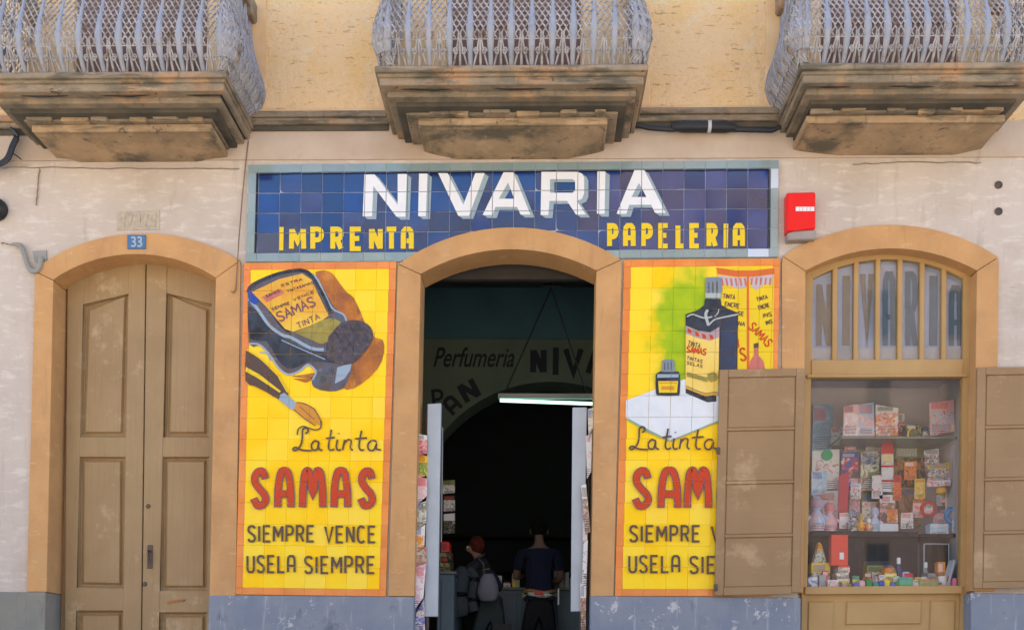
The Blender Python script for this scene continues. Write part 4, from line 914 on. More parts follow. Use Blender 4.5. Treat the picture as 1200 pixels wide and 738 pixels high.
# inner partition with a broad arch and painted words
YI = 2.6
ia = arc((490, 560), (642, 447), (800, 560), 24)
aw = W(ia, YI); ax0, ax1 = aw[0][0], aw[-1][0]
outl = [(wx0+.01, .0), (ax0, 0)] + aw + [(ax1, 0), (xs0-.01, 0), (xs0-.01, hz-.01), (wx0+.01, hz-.01)]
bm = BM(); tr = tessellate_polygon([[Vector((p[0], p[1], 0)) for p in outl]]); fr = [bm.verts.new((p[0], YI, p[1])) for p in outl]; bk = [bm.verts.new((p[0], YI+.4, p[1])) for p in outl]
for t in tr:
    bm.faces.new([fr[i] for i in t]); bm.faces.new([bk[i] for i in reversed(t)])
for i in range(len(outl)): j = (i+1) % len(outl); bm.faces.new((fr[i], bk[i], bk[j], fr[j]))
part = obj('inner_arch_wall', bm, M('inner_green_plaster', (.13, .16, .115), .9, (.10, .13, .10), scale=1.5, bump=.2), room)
bm = BM(); add_prism(bm, W([(470, 325), (730, 325), (730, 397), (470, 396)], YI-.02), YI-.02, YI-.001); obj('teal_band', bm, M('dark_teal_paint', (.05, .13, .15), .8, (.04, .10, .12), scale=2), room)
ink = Mflat('black_sign_paint', (.012, .013, .02), .6)
flat_quads(text_quads('N', 624, 410, 638, 436, 7) + [[(648, 407), (655, 407), (654.5, 439), (647.5, 439)]] + text_quads('V', 663, 409, 681, 437, 6.5) + text_quads('a', 689, 409, 706, 437, 6.5), YI-.004, ink, 'wall_lettering', room)
flat_quads(rot_text('N', 537, 452, 17, 22, -.5, 6.5) + rot_text('A', 519, 472, 13, 19, -.75, 4.5) + rot_text('P', 506, 458, 12, 19, -.1, 3.5), YI-.004, ink, 'wall_lettering', room)
def bfont(s, px0, px1, py0, py1, y, shear, mat, name, par):
    cu = bpy.data.curves.new(name, 'FONT'); cu.body = s; cu.shear = shear; cu.extrude = .003; cu.offset = .01
    o = bpy.data.objects.new('tmp', cu); COL.objects.link(o); dg = bpy.context.evaluated_depsgraph_get(); me = bpy.data.meshes.new_from_object(o.evaluated_get(dg)); bpy.data.objects.remove(o)
    xs_ = [v.co.x for v in me.vertices]; ys_ = [v.co.y for v in me.vertices]; a, b = U(px0, py1, y), U(px1, py0, y)
    for v in me.vertices:
        x, z, e = v.co.x, v.co.y, v.co.z
        v.co = (a.x+(x-min(xs_))/(max(xs_)-min(xs_))*(b.x-a.x), y-.004-e, a.z+(z-min(ys_))/(max(ys_)-min(ys_))*(b.z-a.z))
    me.materials.clear(); return obj(name, me, mat, par)
bfont('Perfumeria', 508, 603, 407, 430, YI, .35, ink, 'wall_lettering', room)
# back shelves in the dark
bk_m = M('dark_shelf_wood', (.05, .045, .04), .8)
for k in range(4):
    bm = BM(); add_box(bm, -2.6, 2.2, dep-.4, dep-.05, .6+k*.55, .64+k*.55); tag(obj('wall_shelf', bm, bk_m, room))
# counters
cm_ = M('grey_blue_counter', (.08, .12, .14), .5, (.065, .10, .12), bump=.1)
def counter(lbl, px0, px1, pyt, y0, y1):
    x0, x1 = X(px0, 720, y0), X(px1, 720, y0); z = Z((px0+px1)/2, pyt, y0); e = empty('shop_counter', ((x0+x1)/2, (y0+y1)/2, 0), label=lbl, cat='counter')
    bm = BM(); add_box(bm, x0, x1, y0, y1, 0, z-.03); obj('body', bev(bm, .006), cm_, e); bm = BM(); add_box(bm, x0-.02, x1+.02, y0-.02, y1+.02, z-.029, z); obj('top', bev(bm, .004), M('counter_top', (.12, .14, .14), .4), e)
    for k in range(int((x1-x0)/.4)+1):
        bm = BM(); a = x0+.04+k*.4; b = min(a+.34, x1-.03)
        if b-a > .08: add_box(bm, a, b, y0-.012, y0-.001, .08, z-.08); obj('front_panel', bev(bm, .004), cm_, e)
    return z, y0, y1
zc1 = counter('pale blue counter end just inside the door on the left', 512, 532, 669, .9, 2.3)
zc2 = counter('long blue green counter across the back of the shop', 566, 700, 688, 2.3, 2.55)
# ---- goods on the counters
def card(name, q, y, mat, lbl, cat, grp=None, th=.004, tilt=0, par=None):
    bm = pxprism(q, y, y+th)
    return tag(obj(name, bm, mat, par), label=lbl, cat=cat, group=grp)
def sitbox(name, px0, px1, pyt, zbase, y0, y1, mat, lbl, cat, grp=None, b=.004):
    x0, x1 = X(px0, pyt, y0), X(px1, pyt, y0); bm = BM(); add_box(bm, x0, x1, y0, y1, zbase+.001, Z((px0+px1)/2, pyt, y0)); bev(bm, b)
    return tag(obj(name, bm, mat), label=lbl, cat=cat, group=grp)
c_ = lambda *a: tuple(v/255 for v in a)
CR = (.75, .72, .66); RD = (.62, .04, .03); BL = (.05, .12, .42); YE = (.80, .55, .05); GR = (.06, .30, .08); WH = (.75, .75, .75); OR = (.75, .25, .04); BK = (.03, .03, .03); PK = (.75, .40, .42); BR = (.28, .14, .06); OL = (.22, .24, .08); LB = (.35, .55, .72)
zt2 = zc2[0]
sitbox('cardboard_box', 600, 609, 671, zt2, 2.32, 2.45, M('cream_card', (.65, .6, .42), .8), 'small cream box on the back counter left of the standing person', 'box')
sitbox('yellow_packet', 600, 605, 681, zt2, 2.30, 2.318, Mflat('packet_yellow', YE), 'tiny yellow packet on the back counter in front of the cream box', 'packet')
for k, (a, b, t) in enumerate(((649, 654, 668), (655, 661, 674), (662, 667, 670), (668, 676, 676))):
    sitbox('stacked_carton', a, b, t, zt2, 2.33, 2.46, M('pale_carton', (.5, .5, .42), .8), ('tall pale carton on the back counter just right of the standing person', 'low pale carton second from the person on the back counter', 'narrow pale carton third from the person on the back counter', 'low wide pale carton at the right end of the back counter')[k], 'carton', 'pale cartons on the back counter')
z1 = zc1[0]
for k, (a, b, t, y, mt, nm) in enumerate(((512, 529, 634, 1.25, RD, 'red folded paper lying on top of the goods on the left counter'), (513, 528, 652, 1.05, OR, 'orange packet in the pile on the left counter'), (516, 531, 645, 1.5, OL, 'olive green packet in the pile on the left counter'))):
    bm = BM(); x0, x1 = X(a, t, y), X(b, t, y); zz = Z(a, t, y); 
    for s in range(3):
        add_box(bm, x0+.02*s, x1-.01*s, y, y+.25, z1+.002+(zz-z1)*s/3, z1+(zz-z1)*(s+1)/3-.002)
    tag(obj('pile_of_packets', bev(bm, .006), Mprint([mt, OL, BK, mt], 16, k)), label=nm, cat='packets')
card('notice', [(519, 563), (533, 562), (533, 577), (519, 578)], 1.6, Mprint([OL, CR, OL], 20, 3), 'upper pale notice hanging inside the door on the left', 'notice', 'notices inside the door')
card('notice', [(520, 581), (533, 580), (533, 598), (520, 599)], 1.62, Mprint([OL, CR, BK], 20, 4), 'middle pale notice hanging inside the door on the left', 'notice', 'notices inside the door')
card('notice', [(520, 602), (533, 601), (533, 624), (520, 625)], 1.64, Mprint([OL, BK, CR], 20, 5), 'lowest pale notice hanging inside the door on the left', 'notice', 'notices inside the door')
bm = BM(); p0, p1 = U(518, 500, 1.55), U(517, 668, 1.55); add_tube(bm, [(p0.x, 1.58, p0.z), (p0.x, 1.58, z1)], .012, 8)
tag(obj('chrome_post', bm, M('dull_chrome', (.4, .42, .42), .4, metal=.6), None, True), label='thin upright metal post standing on the left counter beside the notices', cat='post')
for k, (a, b, t, lbl) in enumerate(((569, 578, 679, 'grey paper stack at the left end of the back counter'), (580, 588, 674, 'taller dim carton beside the grey paper stack on the back counter'), (590, 598, 681, 'flat dark parcel between the cartons on the back counter'))):
    sitbox('parcel', a, b, t, zt2, 2.34, 2.48, Mprint([OL, CR, BK], 20, 60+k), lbl, 'parcel')
# fluorescent lamp
YLm = 1.7
lp = empty('fluorescent_lamp', U(640, 470, YLm), label='long lit fluorescent tube hanging on two wires inside the shop door', cat='lamp')
a, b = U(586, 469, YLm), U(697, 473, YLm)
bm = BM(); add_tube(bm, [a, b], .017, 10); obj('tube', bm, Memit('lit_tube', (.50, 1, .82), .42), lp, True)
bm = BM(); add_box(bm, a.x-.02, b.x+.03, YLm-.03, YLm+.03, (a.z+b.z)/2+.035, (a.z+b.z)/2+.085); obj('lamp_body', bm, M('lamp_body_grey', (.3, .34, .32), .5), lp)
bm = BM(); tp = U(646, 338, YLm); tp2 = Vector((tp.x, YLm, hz)); add_tube(bm, [(a.x+.05, YLm, a.z+.08), tp, tp2], .008, 5); add_tube(bm, [(b.x-.08, YLm, b.z+.08), tp+Vector((.004, 0, 0))], .008, 5); add_tube(bm, [tp+Vector((-.09, 0, .03)), tp+Vector((.1, 0, .02))], .012, 5); obj('hanging_wire', bm, blackm, lp)

# ---- folded shop door leaves / magazine racks on both sides of the doorway
alu = M('pale_aluminium', (.42, .46, .50), .4, (.36, .4, .44), bump=.05)
def rack(lbl, q, y0, y1, mags, side, names):
    e = empty('magazine_rack', (U(q[2][0], 790, y0).x, y0, 0), label=lbl, cat='rack')
    z0 = Z(q[2][0], q[2][1], y0)
    obj('rack_frame', pxprism(q, y0, y1, b=.005), alu, e)
    bm = BM(); a = U(q[0][0]-2, q[0][1]+4, y0); b = U(q[2][0]-1, q[2][1], y0); xx = (a.x if side < 0 else U(q[1][0]+3, q[1][1]+4, y0).x)
    add_tube(bm, [(xx, y1+.02, a.z), (xx, y1+.02, 0)], .012, 6); add_tube(bm, [((a.x+xx)/2+.03, (y0+y1)/2, b.z), ((a.x+xx)/2+.03, (y0+y1)/2, 0)], .018, 6); obj('rack_post', bm, ironb, e)
    for k, (mq, my, mc) in enumerate(mags):
        bm = pxprism(mq, my, my+.012); 
        for v in bm.verts: v.co.y += (v.co.z-z0)*.02
        tag(obj('magazine', bm, Mprint(mc, 22, k+(side > 0)*9)), label=names[k], cat='magazine', group='magazines hanging in the doorway')
rack('pale metal door frame rack on the left of the shop doorway', [(501, 473), (517, 472), (513, 722), (497, 722)], .12, .18,
     [([(488, 507), (500, 509), (500, 530), (487, 532)], .05, [YE, PK, RD, CR]), ([(490, 530), (501, 534), (500, 556), (488, 560)], .08, [OR, GR, YE, CR]), ([(487, 556), (500, 560), (500, 580), (487, 592)], .05, [CR, PK, CR, BR]),
      ([(487, 590), (500, 586), (499, 612), (486, 622)], .07, [BR, CR, OL, PK]), ([(486, 622), (498, 614), (497, 640), (487, 648)], .05, [YE, OR, CR, OL]), ([(487, 648), (499, 640), (500, 662), (487, 668)], .08, [RD, PK, OL, OR]),
      ([(487, 664), (499, 660), (496, 700), (484, 716)], .05, [PK, WH, PK, LB]), ([(488, 718), (497, 700), (498, 738), (485, 745)], .08, [RD, CR, BL, PK])], -1,
     ['topmost yellow topped magazine in the left doorway rack', 'orange and green magazine second from top in the left doorway rack', 'cream and pink magazine third from top in the left doorway rack', 'brown and cream magazine fourth from top in the left doorway rack', 'yellow magazine fifth from top in the left doorway rack', 'red magazine sixth from top in the left doorway rack', 'pale pink magazine hanging low in the left doorway rack', 'red and blue magazine at the bottom of the left doorway rack'])
rack('pale metal door frame rack on the right of the shop doorway', [(671, 477), (688, 477), (684, 716), (669, 716)], .12, .18,
     [([(689, 478), (696, 476), (695, 500), (690, 512)], .06, [YE, CR, OL]), ([(687, 510), (694, 506), (693, 552), (688, 560)], .08, [PK, CR, WH]), ([(681, 568), (687, 566), (692, 622), (686, 626)], .04, [CR, BR, WH]),
      ([(683, 600), (689, 604), (688, 640), (683, 642)], .07, [RD, CR, PK]), ([(684, 636), (689, 632), (687, 690), (682, 684)], .05, [CR, WH, BR]), ([(680, 682), (687, 690), (686, 745), (681, 745)], .08, [PK, BR, CR])], 1,
     ['topmost yellowish magazine in the right doorway rack', 'pink and white magazine second from top in the right doorway rack', 'long slanting cream magazine in the right doorway rack', 'red and cream magazine behind the slanting one in the right doorway rack', 'long pale magazine hanging low in the right doorway rack', 'pink brown magazine at the bottom of the right doorway rack'])

# ------------------------------------------------------------------ people
def skin(name, J, E, mat, par, sub=1, smooth=True):
    """J: name->(pos, radius or (rx,ry)); E: edges; grows one continuous skinned surface"""
    ks = list(J); me = bpy.data.meshes.new(name); me.from_pydata([J[k][0] for k in ks], [(ks.index(a), ks.index(b)) for a, b in E], []); me.update()
    o = bpy.data.objects.new('tmp', me); COL.objects.link(o); m = o.modifiers.new('s', 'SKIN'); m.use_smooth_shade = True; m.branch_smoothing = .6
    for i, k in enumerate(ks):
        r = J[k][1]; r = (r, r) if not isinstance(r, tuple) else r; me.skin_vertices[0].data[i].radius = r
    me.skin_vertices[0].data[0].use_root = True
    s = o.modifiers.new('u', 'SUBSURF'); s.levels = sub; s.render_levels = sub
    dg = bpy.context.evaluated_depsgraph_get(); m2 = bpy.data.meshes.new_from_object(o.evaluated_get(dg)); bpy.data.objects.remove(o)
    m2.materials.clear(); m2.name = name
    return obj(name, m2, mat, par, True)
skinm = M('skin', (.17, .095, .06), .7, (.14, .08, .05), scale=8, bump=.05); hairm = M('dark_hair', (.012, .009, .007), .95, bump=1, bscale=60, bdist=.02, spec=.1); 
def fingers(J, E, wrist, tip_dir, side, base='h'):
    """five short chains rooted in the palm"""
    w0 = Vector(J[wrist][0]); d = Vector(tip_dir).normalized(); s = Vector(side).normalized()
    J[base+'palm'] = (tuple(w0+d*.055), (.036, .018)); E.append((wrist, base+'palm'))
    for k, (off, ln) in enumerate(((-.030, .062), (-.010, .072), (.010, .068), (.028, .052))):
        a = w0+d*.085+s*off; m_ = a+d*ln*.5+Vector((0, .006, -.004)); t = a+d*ln+Vector((0, .018, -.012))
        for nm, p, r in (('a', a, .010), ('b', m_, .0088), ('c', t, .0075)): J[f'{base}{k}{nm}'] = (tuple(p), r)
        E += [(base+'palm', f'{base}{k}a'), (f'{base}{k}a', f'{base}{k}b'), (f'{base}{k}b', f'{base}{k}c')]
    a = w0+d*.035-s*.036; t = a+d*.035-s*.022
    J[base+'ta'] = (tuple(a), .0115); J[base+'tb'] = (tuple(t), .009); E += [(base+'palm', base+'ta'), (base+'ta', base+'tb')]
def mirror_face(e, c, fwd, mat_eye):
    """eyes, ears, nose are small children of the head"""
def slim(J):
    for k in ('pelvis', 'waist', 'chest', 'sh', 'hl', 'hr', 'kl', 'kr', 'sl', 'sr', 'al', 'ar'):
        p, q = J[k]; q = q if isinstance(q, tuple) else (q, q); J[k] = (p, (q[0]*.72, q[1]*.72))
    return J
def person_standing():
    y = 1.95; px = 632; x = X(px, 700, y); e = empty('person', (x, y, 0), label='person seen from behind in dark blue shirt and black trousers standing at the shop counter', cat='person')
    def P(dx, dy, z): return (x+dx, y+dy, z)
    J = {'pelvis': (P(0, 0, .98), (.155, .11)), 'waist': (P(-.005, 0, 1.12), (.14, .10)), 'chest': (P(-.01, .03, 1.35), (.165, .115)), 'sh': (P(-.01, .03, 1.47), (.12, .08)), 'neck': (P(-.01, .05, 1.56), .055), 'headb': (P(-.01, .07, 1.63), (.075, .08)), 'head': (P(-.01, .09, 1.71), (.082, .098)), 'crown': (P(-.01, .085, 1.79), (.05, .06)),
         'nose': (P(-.01, .195, 1.68), .013),
         'hl': (P(-.10, 0, .92), .095), 'kl': (P(-.13, .02, .50), .062), 'al': (P(-.14, 0, .09), .042), 'fl': (P(-.15, .14, .04), (.045, .03)),
         'hr': (P(.10, 0, .92), .095), 'kr': (P(.12, .03, .50), .062), 'ar': (P(.14, .0, .09), .042), 'fr': (P(.16, .14, .04), (.045, .03)),
         'sl': (P(-.19, .03, 1.44), .062), 'el': (P(-.27, .10, 1.17), .045), 'wl': (P(-.17, .30, 1.22), .029),
         'sr': (P(.18, .03, 1.44), .062), 'er': (P(.24, .12, 1.17), .045), 'wr': (P(.12, .33, 1.12), .029)}
    E = [('pelvis', 'waist'), ('waist', 'chest'), ('chest', 'sh'), ('sh', 'neck'), ('neck', 'headb'), ('headb', 'head'), ('head', 'crown'), ('head', 'nose'), ('pelvis', 'hl'), ('hl', 'kl'), ('kl', 'al'), ('al', 'fl'), ('pelvis', 'hr'), ('hr', 'kr'), ('kr', 'ar'), ('ar', 'fr'),
         ('sh', 'sl'), ('sl', 'el'), ('el', 'wl'), ('sh', 'sr'), ('sr', 'er'), ('er', 'wr')]
    Jb, Eb = slim(dict(J)), list(E)
    fingers(Jb, Eb, 'wl', (.4, .9, .1), (.6, -.3, .5), 'L'); fingers(Jb, Eb, 'wr', (-.3, .9, -.1), (-.8, -.3, 0), 'R')
    skin('body', Jb, Eb, skinm, e)
    gr = lambda ks, g: {k: (J[k][0], tuple(v+g for v in (J[k][1] if isinstance(J[k][1], tuple) else (J[k][1],)*2))) for k in ks}
    sh = gr(['waist', 'chest', 'sh', 'sl', 'sr'], .016); sh = {'waist': (P(0, 0, 1.06), (.165, .125)), **{k: v for k, v in sh.items() if k != 'waist'}}
    hem = (P(0, 0, .99), (.172, .13)); sh['hem'] = hem; sh['chest'] = (J['chest'][0], (.195, .15)); sh['sh'] = (J['sh'][0], (.15, .11)); sh['neckc'] = (P(-.01, .045, 1.52), .066)
    mid_l = tuple((Vector(J['sl'][0])*.25+Vector(J['el'][0])*.75)); mid_r = tuple((Vector(J['sr'][0])*.25+Vector(J['er'][0])*.75)); sh['ml'] = (mid_l, .066); sh['mr'] = (mid_r, .066)
    skin('shirt', sh, [('hem', 'waist'), ('waist', 'chest'), ('chest', 'sh'), ('sh', 'neckc'), ('sh', 'sl'), ('sh', 'sr'), ('sl', 'ml'), ('sr', 'mr')], M('navy_shirt_cloth', (.006, .009, .030), .95, (.004, .006, .02), scale=8, bump=.3, bscale=20), e)
    tr = gr(['pelvis', 'hl', 'kl', 'al', 'hr', 'kr', 'ar'], .018); tr['al'] = (J['al'][0], .066); tr['ar'] = (J['ar'][0], .066); tr['kl'] = (J['kl'][0], .084); tr['kr'] = (J['kr'][0], .084)
    tr = {'top': (P(0, 0, 1.03), (.165, .125)), 'mid': (P(0, 0, .95), (.175, .135)), **tr, 'pelvis': (P(0, 0, .86), (.17, .13)), 'hl': (P(-.09, 0, .74), .102), 'hr': (P(.09, 0, .74), .102)}
    skin('trousers', tr, [('top', 'mid'), ('mid', 'pelvis'), ('pelvis', 'hl'), ('hl', 'kl'), ('kl', 'al'), ('pelvis', 'hr'), ('hr', 'kr'), ('kr', 'ar')], M('black_trouser_cloth', (.01, .01, .012), .9, bump=.3, bscale=20), e)
    bm = BM(); bmesh.ops.create_uvsphere(bm, u_segments=18, v_segments=12, radius=1)
    for v in list(bm.verts): v.co = Vector((v.co.x*.094, v.co.y*.108, v.co.z*.115))+Vector(P(-.01, .070, 1.735))
    obj('hair', bm, hairm, e, True)
    for s in (-1, 1):
        bm = BM(); bmesh.ops.create_uvsphere(bm, u_segments=10, v_segments=8, radius=1)
        for v in bm.verts: v.co = Vector((v.co.x*.012, v.co.y*.022, v.co.z*.032))+Vector(P(-.01+s*.096, .09, 1.68))
        obj('ear', bm, skinm, e, True)
        bm = BM(); bmesh.ops.create_uvsphere(bm, u_segments=8, v_segments=6, radius=.011)
        for v in bm.verts: v.co += Vector(P(-.01+s*.034, .178, 1.705))
        obj('eye', bm, Mflat('eye_white', (.7, .7, .68)), e, True)
        bm = BM(); add_box(bm, x+s*.145-.05, x+s*.145+.05, y-.07, y+.20, .001, .075); bev(bm, .02, 2); obj('shoe', bm, blackm, e, True)
    bm = BM(); P_ = [(x+math.cos(t)*.180, y+math.sin(t)*.138, .985) for t in [2*PI*k/20 for k in range(20)]]
    for z in (.965, 1.0): add_tube(bm, [(a, b, z+.012*math.sin(k*1.1)) for k, (a, b, c) in enumerate(P_)], .022, 6, True)
    obj('patterned_sash', bm, Mprint([CR, OL, CR, BR], 30, 2), e, True)
    bm = BM(); add_box(bm, x-.05, x+.04, y-.172, y-.150, .965, 1.0); obj('red_label', bev(bm, .005), Mflat('label_red', RD), e)
    bm = BM(); add_box(bm, x+.20, x+.215, y-.10, y-.088, .86, 1.04); obj('white_strap', bev(bm, .003), Mflat('strap_white', WH), e)
    return e
person_standing()
def person_leaning():
    y = 1.45; x = X(572, 700, y); e = empty('person', (x, y, 0), label='stooping person with reddish hair and black jacket carrying a white bag near the left counter', cat='person')
    def P(dx, dy, z): return (x+dx, y+dy, z)
    J = {'pelvis': (P(.03, 0, .88), (.14, .11)), 'waist': (P(.02, .01, 1.02), (.125, .10)), 'chest': (P(-.06, .03, 1.19), (.145, .11)), 'sh': (P(-.08, .04, 1.28), (.105, .08)), 'neck': (P(-.12, .05, 1.33), .05), 'headb': (P(-.13, .05, 1.37), (.07, .07)), 'head': (P(-.15, .05, 1.43), (.078, .088)), 'crown': (P(-.14, .055, 1.50), (.045, .055)), 'nose': (P(-.245, .0, 1.40), .013),
         'hl': (P(-.06, 0, .82), .085), 'kl': (P(-.10, -.03, .45), .058), 'al': (P(-.07, .04, .09), .04), 'fl': (P(-.18, -.04, .04), (.04, .028)),
         'hr': (P(.11, 0, .82), .085), 'kr': (P(.11, -.03, .45), .058), 'ar': (P(.12, .05, .09), .04), 'fr': (P(.02, -.06, .04), (.04, .028)),
         'sl': (P(-.14, -.10, 1.23), .055), 'el': (P(-.26, -.14, 1.06), .042), 'wl': (P(-.40, -.02, 1.14), .027),
         'sr': (P(-.02, .17, 1.24), .055), 'er': (P(-.16, .28, 1.06), .042), 'wr': (P(-.36, .25, 1.12), .027)}
    E = [('pelvis', 'waist'), ('waist', 'chest'), ('chest', 'sh'), ('sh', 'neck'), ('neck', 'headb'), ('headb', 'head'), ('head', 'crown'), ('head', 'nose'), ('pelvis', 'hl'), ('hl', 'kl'), ('kl', 'al'), ('al', 'fl'), ('pelvis', 'hr'), ('hr', 'kr'), ('kr', 'ar'), ('ar', 'fr'),
         ('sh', 'sl'), ('sl', 'el'), ('el', 'wl'), ('sh', 'sr'), ('sr', 'er'), ('er', 'wr')]
    Jb, Eb = slim(dict(J)), list(E); fingers(Jb, Eb, 'wl', (-1, .2, .05), (.1, .9, .2), 'L'); fingers(Jb, Eb, 'wr', (-1, 0, -.1), (0, -1, 0), 'R')
    skin('body', Jb, Eb, skinm, e)
    jk = {'hem': (P(.03, 0, .93), (.16, .13)), 'waist': (P(.02, .01, 1.03), (.152, .125)), 'chest': (J['chest'][0], (.168, .13)), 'sh': (J['sh'][0], (.125, .10)), 'sl': (J['sl'][0], .076), 'el': (J['el'][0], .062), 'cl': (tuple(Vector(J['el'][0]).lerp(Vector(J['wl'][0]), .8)), .045), 'sr': (J['sr'][0], .076), 'er': (J['er'][0], .062), 'cr': (tuple(Vector(J['er'][0]).lerp(Vector(J['wr'][0]), .8)), .045), 'nk': (P(-.11, .05, 1.315), .064)}
    skin('jacket', jk, [('hem', 'waist'), ('waist', 'chest'), ('chest', 'sh'), ('sh', 'nk'), ('sh', 'sl'), ('sl', 'el'), ('el', 'cl'), ('sh', 'sr'), ('sr', 'er'), ('er', 'cr')], M('black_jacket_cloth', (.012, .014, .018), .9, bump=.3, bscale=20), e)
    tr = {'pelvis': (J['pelvis'][0], (.158, .128)), 'hl': (J['hl'][0], .105), 'kl': (J['kl'][0], .08), 'al': (J['al'][0], .065), 'hr': (J['hr'][0], .105), 'kr': (J['kr'][0], .08), 'ar': (J['ar'][0], .065)}
    tr = {'top': (P(.03, 0, .95), (.15, .12)), 'mid': (P(.03, 0, .87), (.16, .13)), **tr, 'pelvis': (P(.02, 0, .78), (.155, .125)), 'hl': (P(-.07, 0, .66), .095), 'hr': (P(.11, 0, .66), .095)}
    skin('trousers', tr, [('top', 'mid'), ('mid', 'pelvis'), ('pelvis', 'hl'), ('hl', 'kl'), ('kl', 'al'), ('pelvis', 'hr'), ('hr', 'kr'), ('kr', 'ar')], M('teal_grey_trouser_cloth', (.025, .042, .048), .9, bump=.3, bscale=20), e)
    bm = BM(); bmesh.ops.create_uvsphere(bm, u_segments=18, v_segments=12, radius=1)
    for v in bm.verts: v.co = Vector((v.co.x*.088, v.co.y*.100, v.co.z*.105))+Vector(P(-.125, .062, 1.455))
    obj('hair', bm, M('reddish_hair', (.10, .02, .010), .9, (.05, .012, .008), scale=22, bump=1, bscale=40, bdist=.02, spec=.1), e, True)
    for s in (-1, 1):
        bm = BM(); bmesh.ops.create_uvsphere(bm, u_segments=8, v_segments=6, radius=.010)
        for v in bm.verts: v.co += Vector(P(-.222, .03+s*.032, 1.43))
        obj('eye', bm, Mflat('eye_white', (.7, .7, .68)), e, True)
    for a in ('al', 'ar'):
        q = J[a][0]; bm = BM(); add_box(bm, q[0]-.17, q[0]+.07, q[1]-.05, q[1]+.05, .001, .075); bev(bm, .02, 2); obj('shoe', bm, blackm, e, True)
    return e, x, y
pl_, lx_, ly_ = person_leaning()
bm = BM(); pr = None     # white bag at the hip: a sagging sack with a strap
cx_, cy_ = X(572, 690, 1.22), 1.22; zt0, zt1 = Z(572, 672, 1.22), Z(572, 704, 1.22)
for k, (t, w_, d_) in enumerate(((0, .05, .02), (.15, .075, .04), (.4, .10, .055), (.7, .115, .06), (.92, .095, .05), (1, .06, .03))):
    z = zt0+(zt1-zt0)*t; r8 = [bm.verts.new((cx_+math.cos(a)*w_, cy_+math.sin(a)*d_, z)) for a in [2*PI*i/12 for i in range(12)]]
    if pr:
        for i in range(12): bm.faces.new((pr[i], pr[(i+1) % 12], r8[(i+1) % 12], r8[i]))
    else: bm.faces.new(r8)
    pr = r8
bm.faces.new(list(reversed(pr)))
bag = empty('shoulder_bag', (cx_, cy_, zt1), label='white shoulder bag hanging at the hip of the stooping person', cat='bag')
obj('sack', bm, M('white_bag_cloth', (.15, .15, .18), .8, (.09, .09, .11), bump=.6, bscale=20), bag, True)
bm = BM(); add_tube(bm, [(cx_-.04, cy_, zt0), (cx_-.05, cy_-.01, zt0+.10), (lx_-.10, ly_-.12, 1.30), (lx_-.04, ly_+.0, 1.36)], .008, 6); obj('strap', bm, M('strap_cloth', (.08, .08, .09)), bag)
bm = BM(); gx, gy = X(590, 740, 1.0), 1.0
add_box(bm, gx-.19, gx+.17, gy-.14, gy+.14, .002, Z(590, 731, gy)); bmesh.ops.bevel(bm, geom=bm.edges[:], offset=.09, segments=4, affect='EDGES')
tag(obj('dark_bag', bm, M('black_bag_cloth', (.012, .012, .014), .8, bump=.3), None, True), label='round black bag on the shop floor in the doorway between the two people', cat='bag')
bm = BM(); P = [U(a, b, 1.3) for a, b in catmull([(548, 668), (540, 676), (537, 700), (541, 722)], 4)]; add_tube(bm, P, [.05, .07, .09, .09, .1, .1, .1, .1, .1, .11, .10, .09, .06][:len(P)], 10)
P2 = [U(a, b, 1.28) for a, b in catmull([(548, 668), (556, 676), (553, 700), (556, 716)], 4)]; add_tube(bm, P2, .05, 8)
tag(obj('folded_coat', bm, M('dark_coat_cloth', (.03, .04, .045), .9, bump=.5, bscale=15), None, True), label='dark coat hanging over the arm of the stooping person beside the left counter', cat='coat')

# ------------------------------------------------------------------ goods in the display window
DG = 'goods in the display window'
def shelfbox(nm, px0, px1, py, y0, y1, th, mat): 
    x0, x1 = X(px0, py, y0), X(px1, py, y0); z = Z((px0+px1)/2, py, y0); bm = BM(); add_box(bm, x0, x1, y0, y1, z-th, z); obj(nm, bm, mat, win); return z
YS = .50
zs1 = shelfbox('glass_shelf', 986, 1130, 511, YS, YB-.003, .02, M('shelf_green_glass', (.20, .24, .20), .2))
zs2 = shelfbox('display_step', 952, 1076, 622, .52, YB-.003, .05, M('black_cloth', (.015, .017, .02), .8)); 
zs3 = shelfbox('display_step', 1079, 1128, 625, .52, YB-.003, .03, M('black_cloth', (1, 1, 1)))
for a in (975, 1010, 1060, 1100):
    bm = BM(); x = X(a, 650, .6); add_box(bm, x-.06, x+.06, .60, .64, zb, zs2-.052 if a < 1070 else zs3-.032); obj('step_leg', bm, M('black_cloth', (1, 1, 1)), win)
def pc(nm, q, y, cols, lbl, cat, seed=0, sc=16): return card(nm, q, y, Mprint(cols, sc, seed), lbl, cat, DG, th=.006)
R4 = lambda a, b, c, d: [(a, c), (b, c), (b, d), (a, d)]
def on(q, z, y):   # drop the lower edge of a card exactly onto a height
    yy = None
    return q
pc('magazine', [(989, 476), (1006, 473), (1006, 510.5), (988, 510.5)], .56, [WH, PK, WH, PK, LB], 'white and pink magazine at the left end of the top shelf', 'magazine', 1)
pc('magazine', [(1006, 474), (1024, 471), (1025, 510.5), (1006, 510.5)], .58, [WH, LB, PK, WH], 'whitish magazine in the middle of the three on the top shelf', 'magazine', 2)
pc('magazine', [(1026, 474), (1053, 478), (1052, 510.5), (1026, 510.5)], .60, [CR, OR, PK, CR, CR], 'beige and orange magazine on the top shelf beside the dark camera', 'magazine', 3)
pc('magazine', [(1089, 472), (1118, 468), (1119, 505), (1090, 510.5)], .53, [RD, PK, LB, OR, WH], 'colourful children magazine leaning on the top shelf at the right', 'magazine', 4, 26)
sitbox('camera_case', 1062, 1080, 497, zs1, .55, .66, Mprint([BK, BK, OL, BK], 30, 5), 'black camera case on the top shelf between the magazines', 'case', DG)
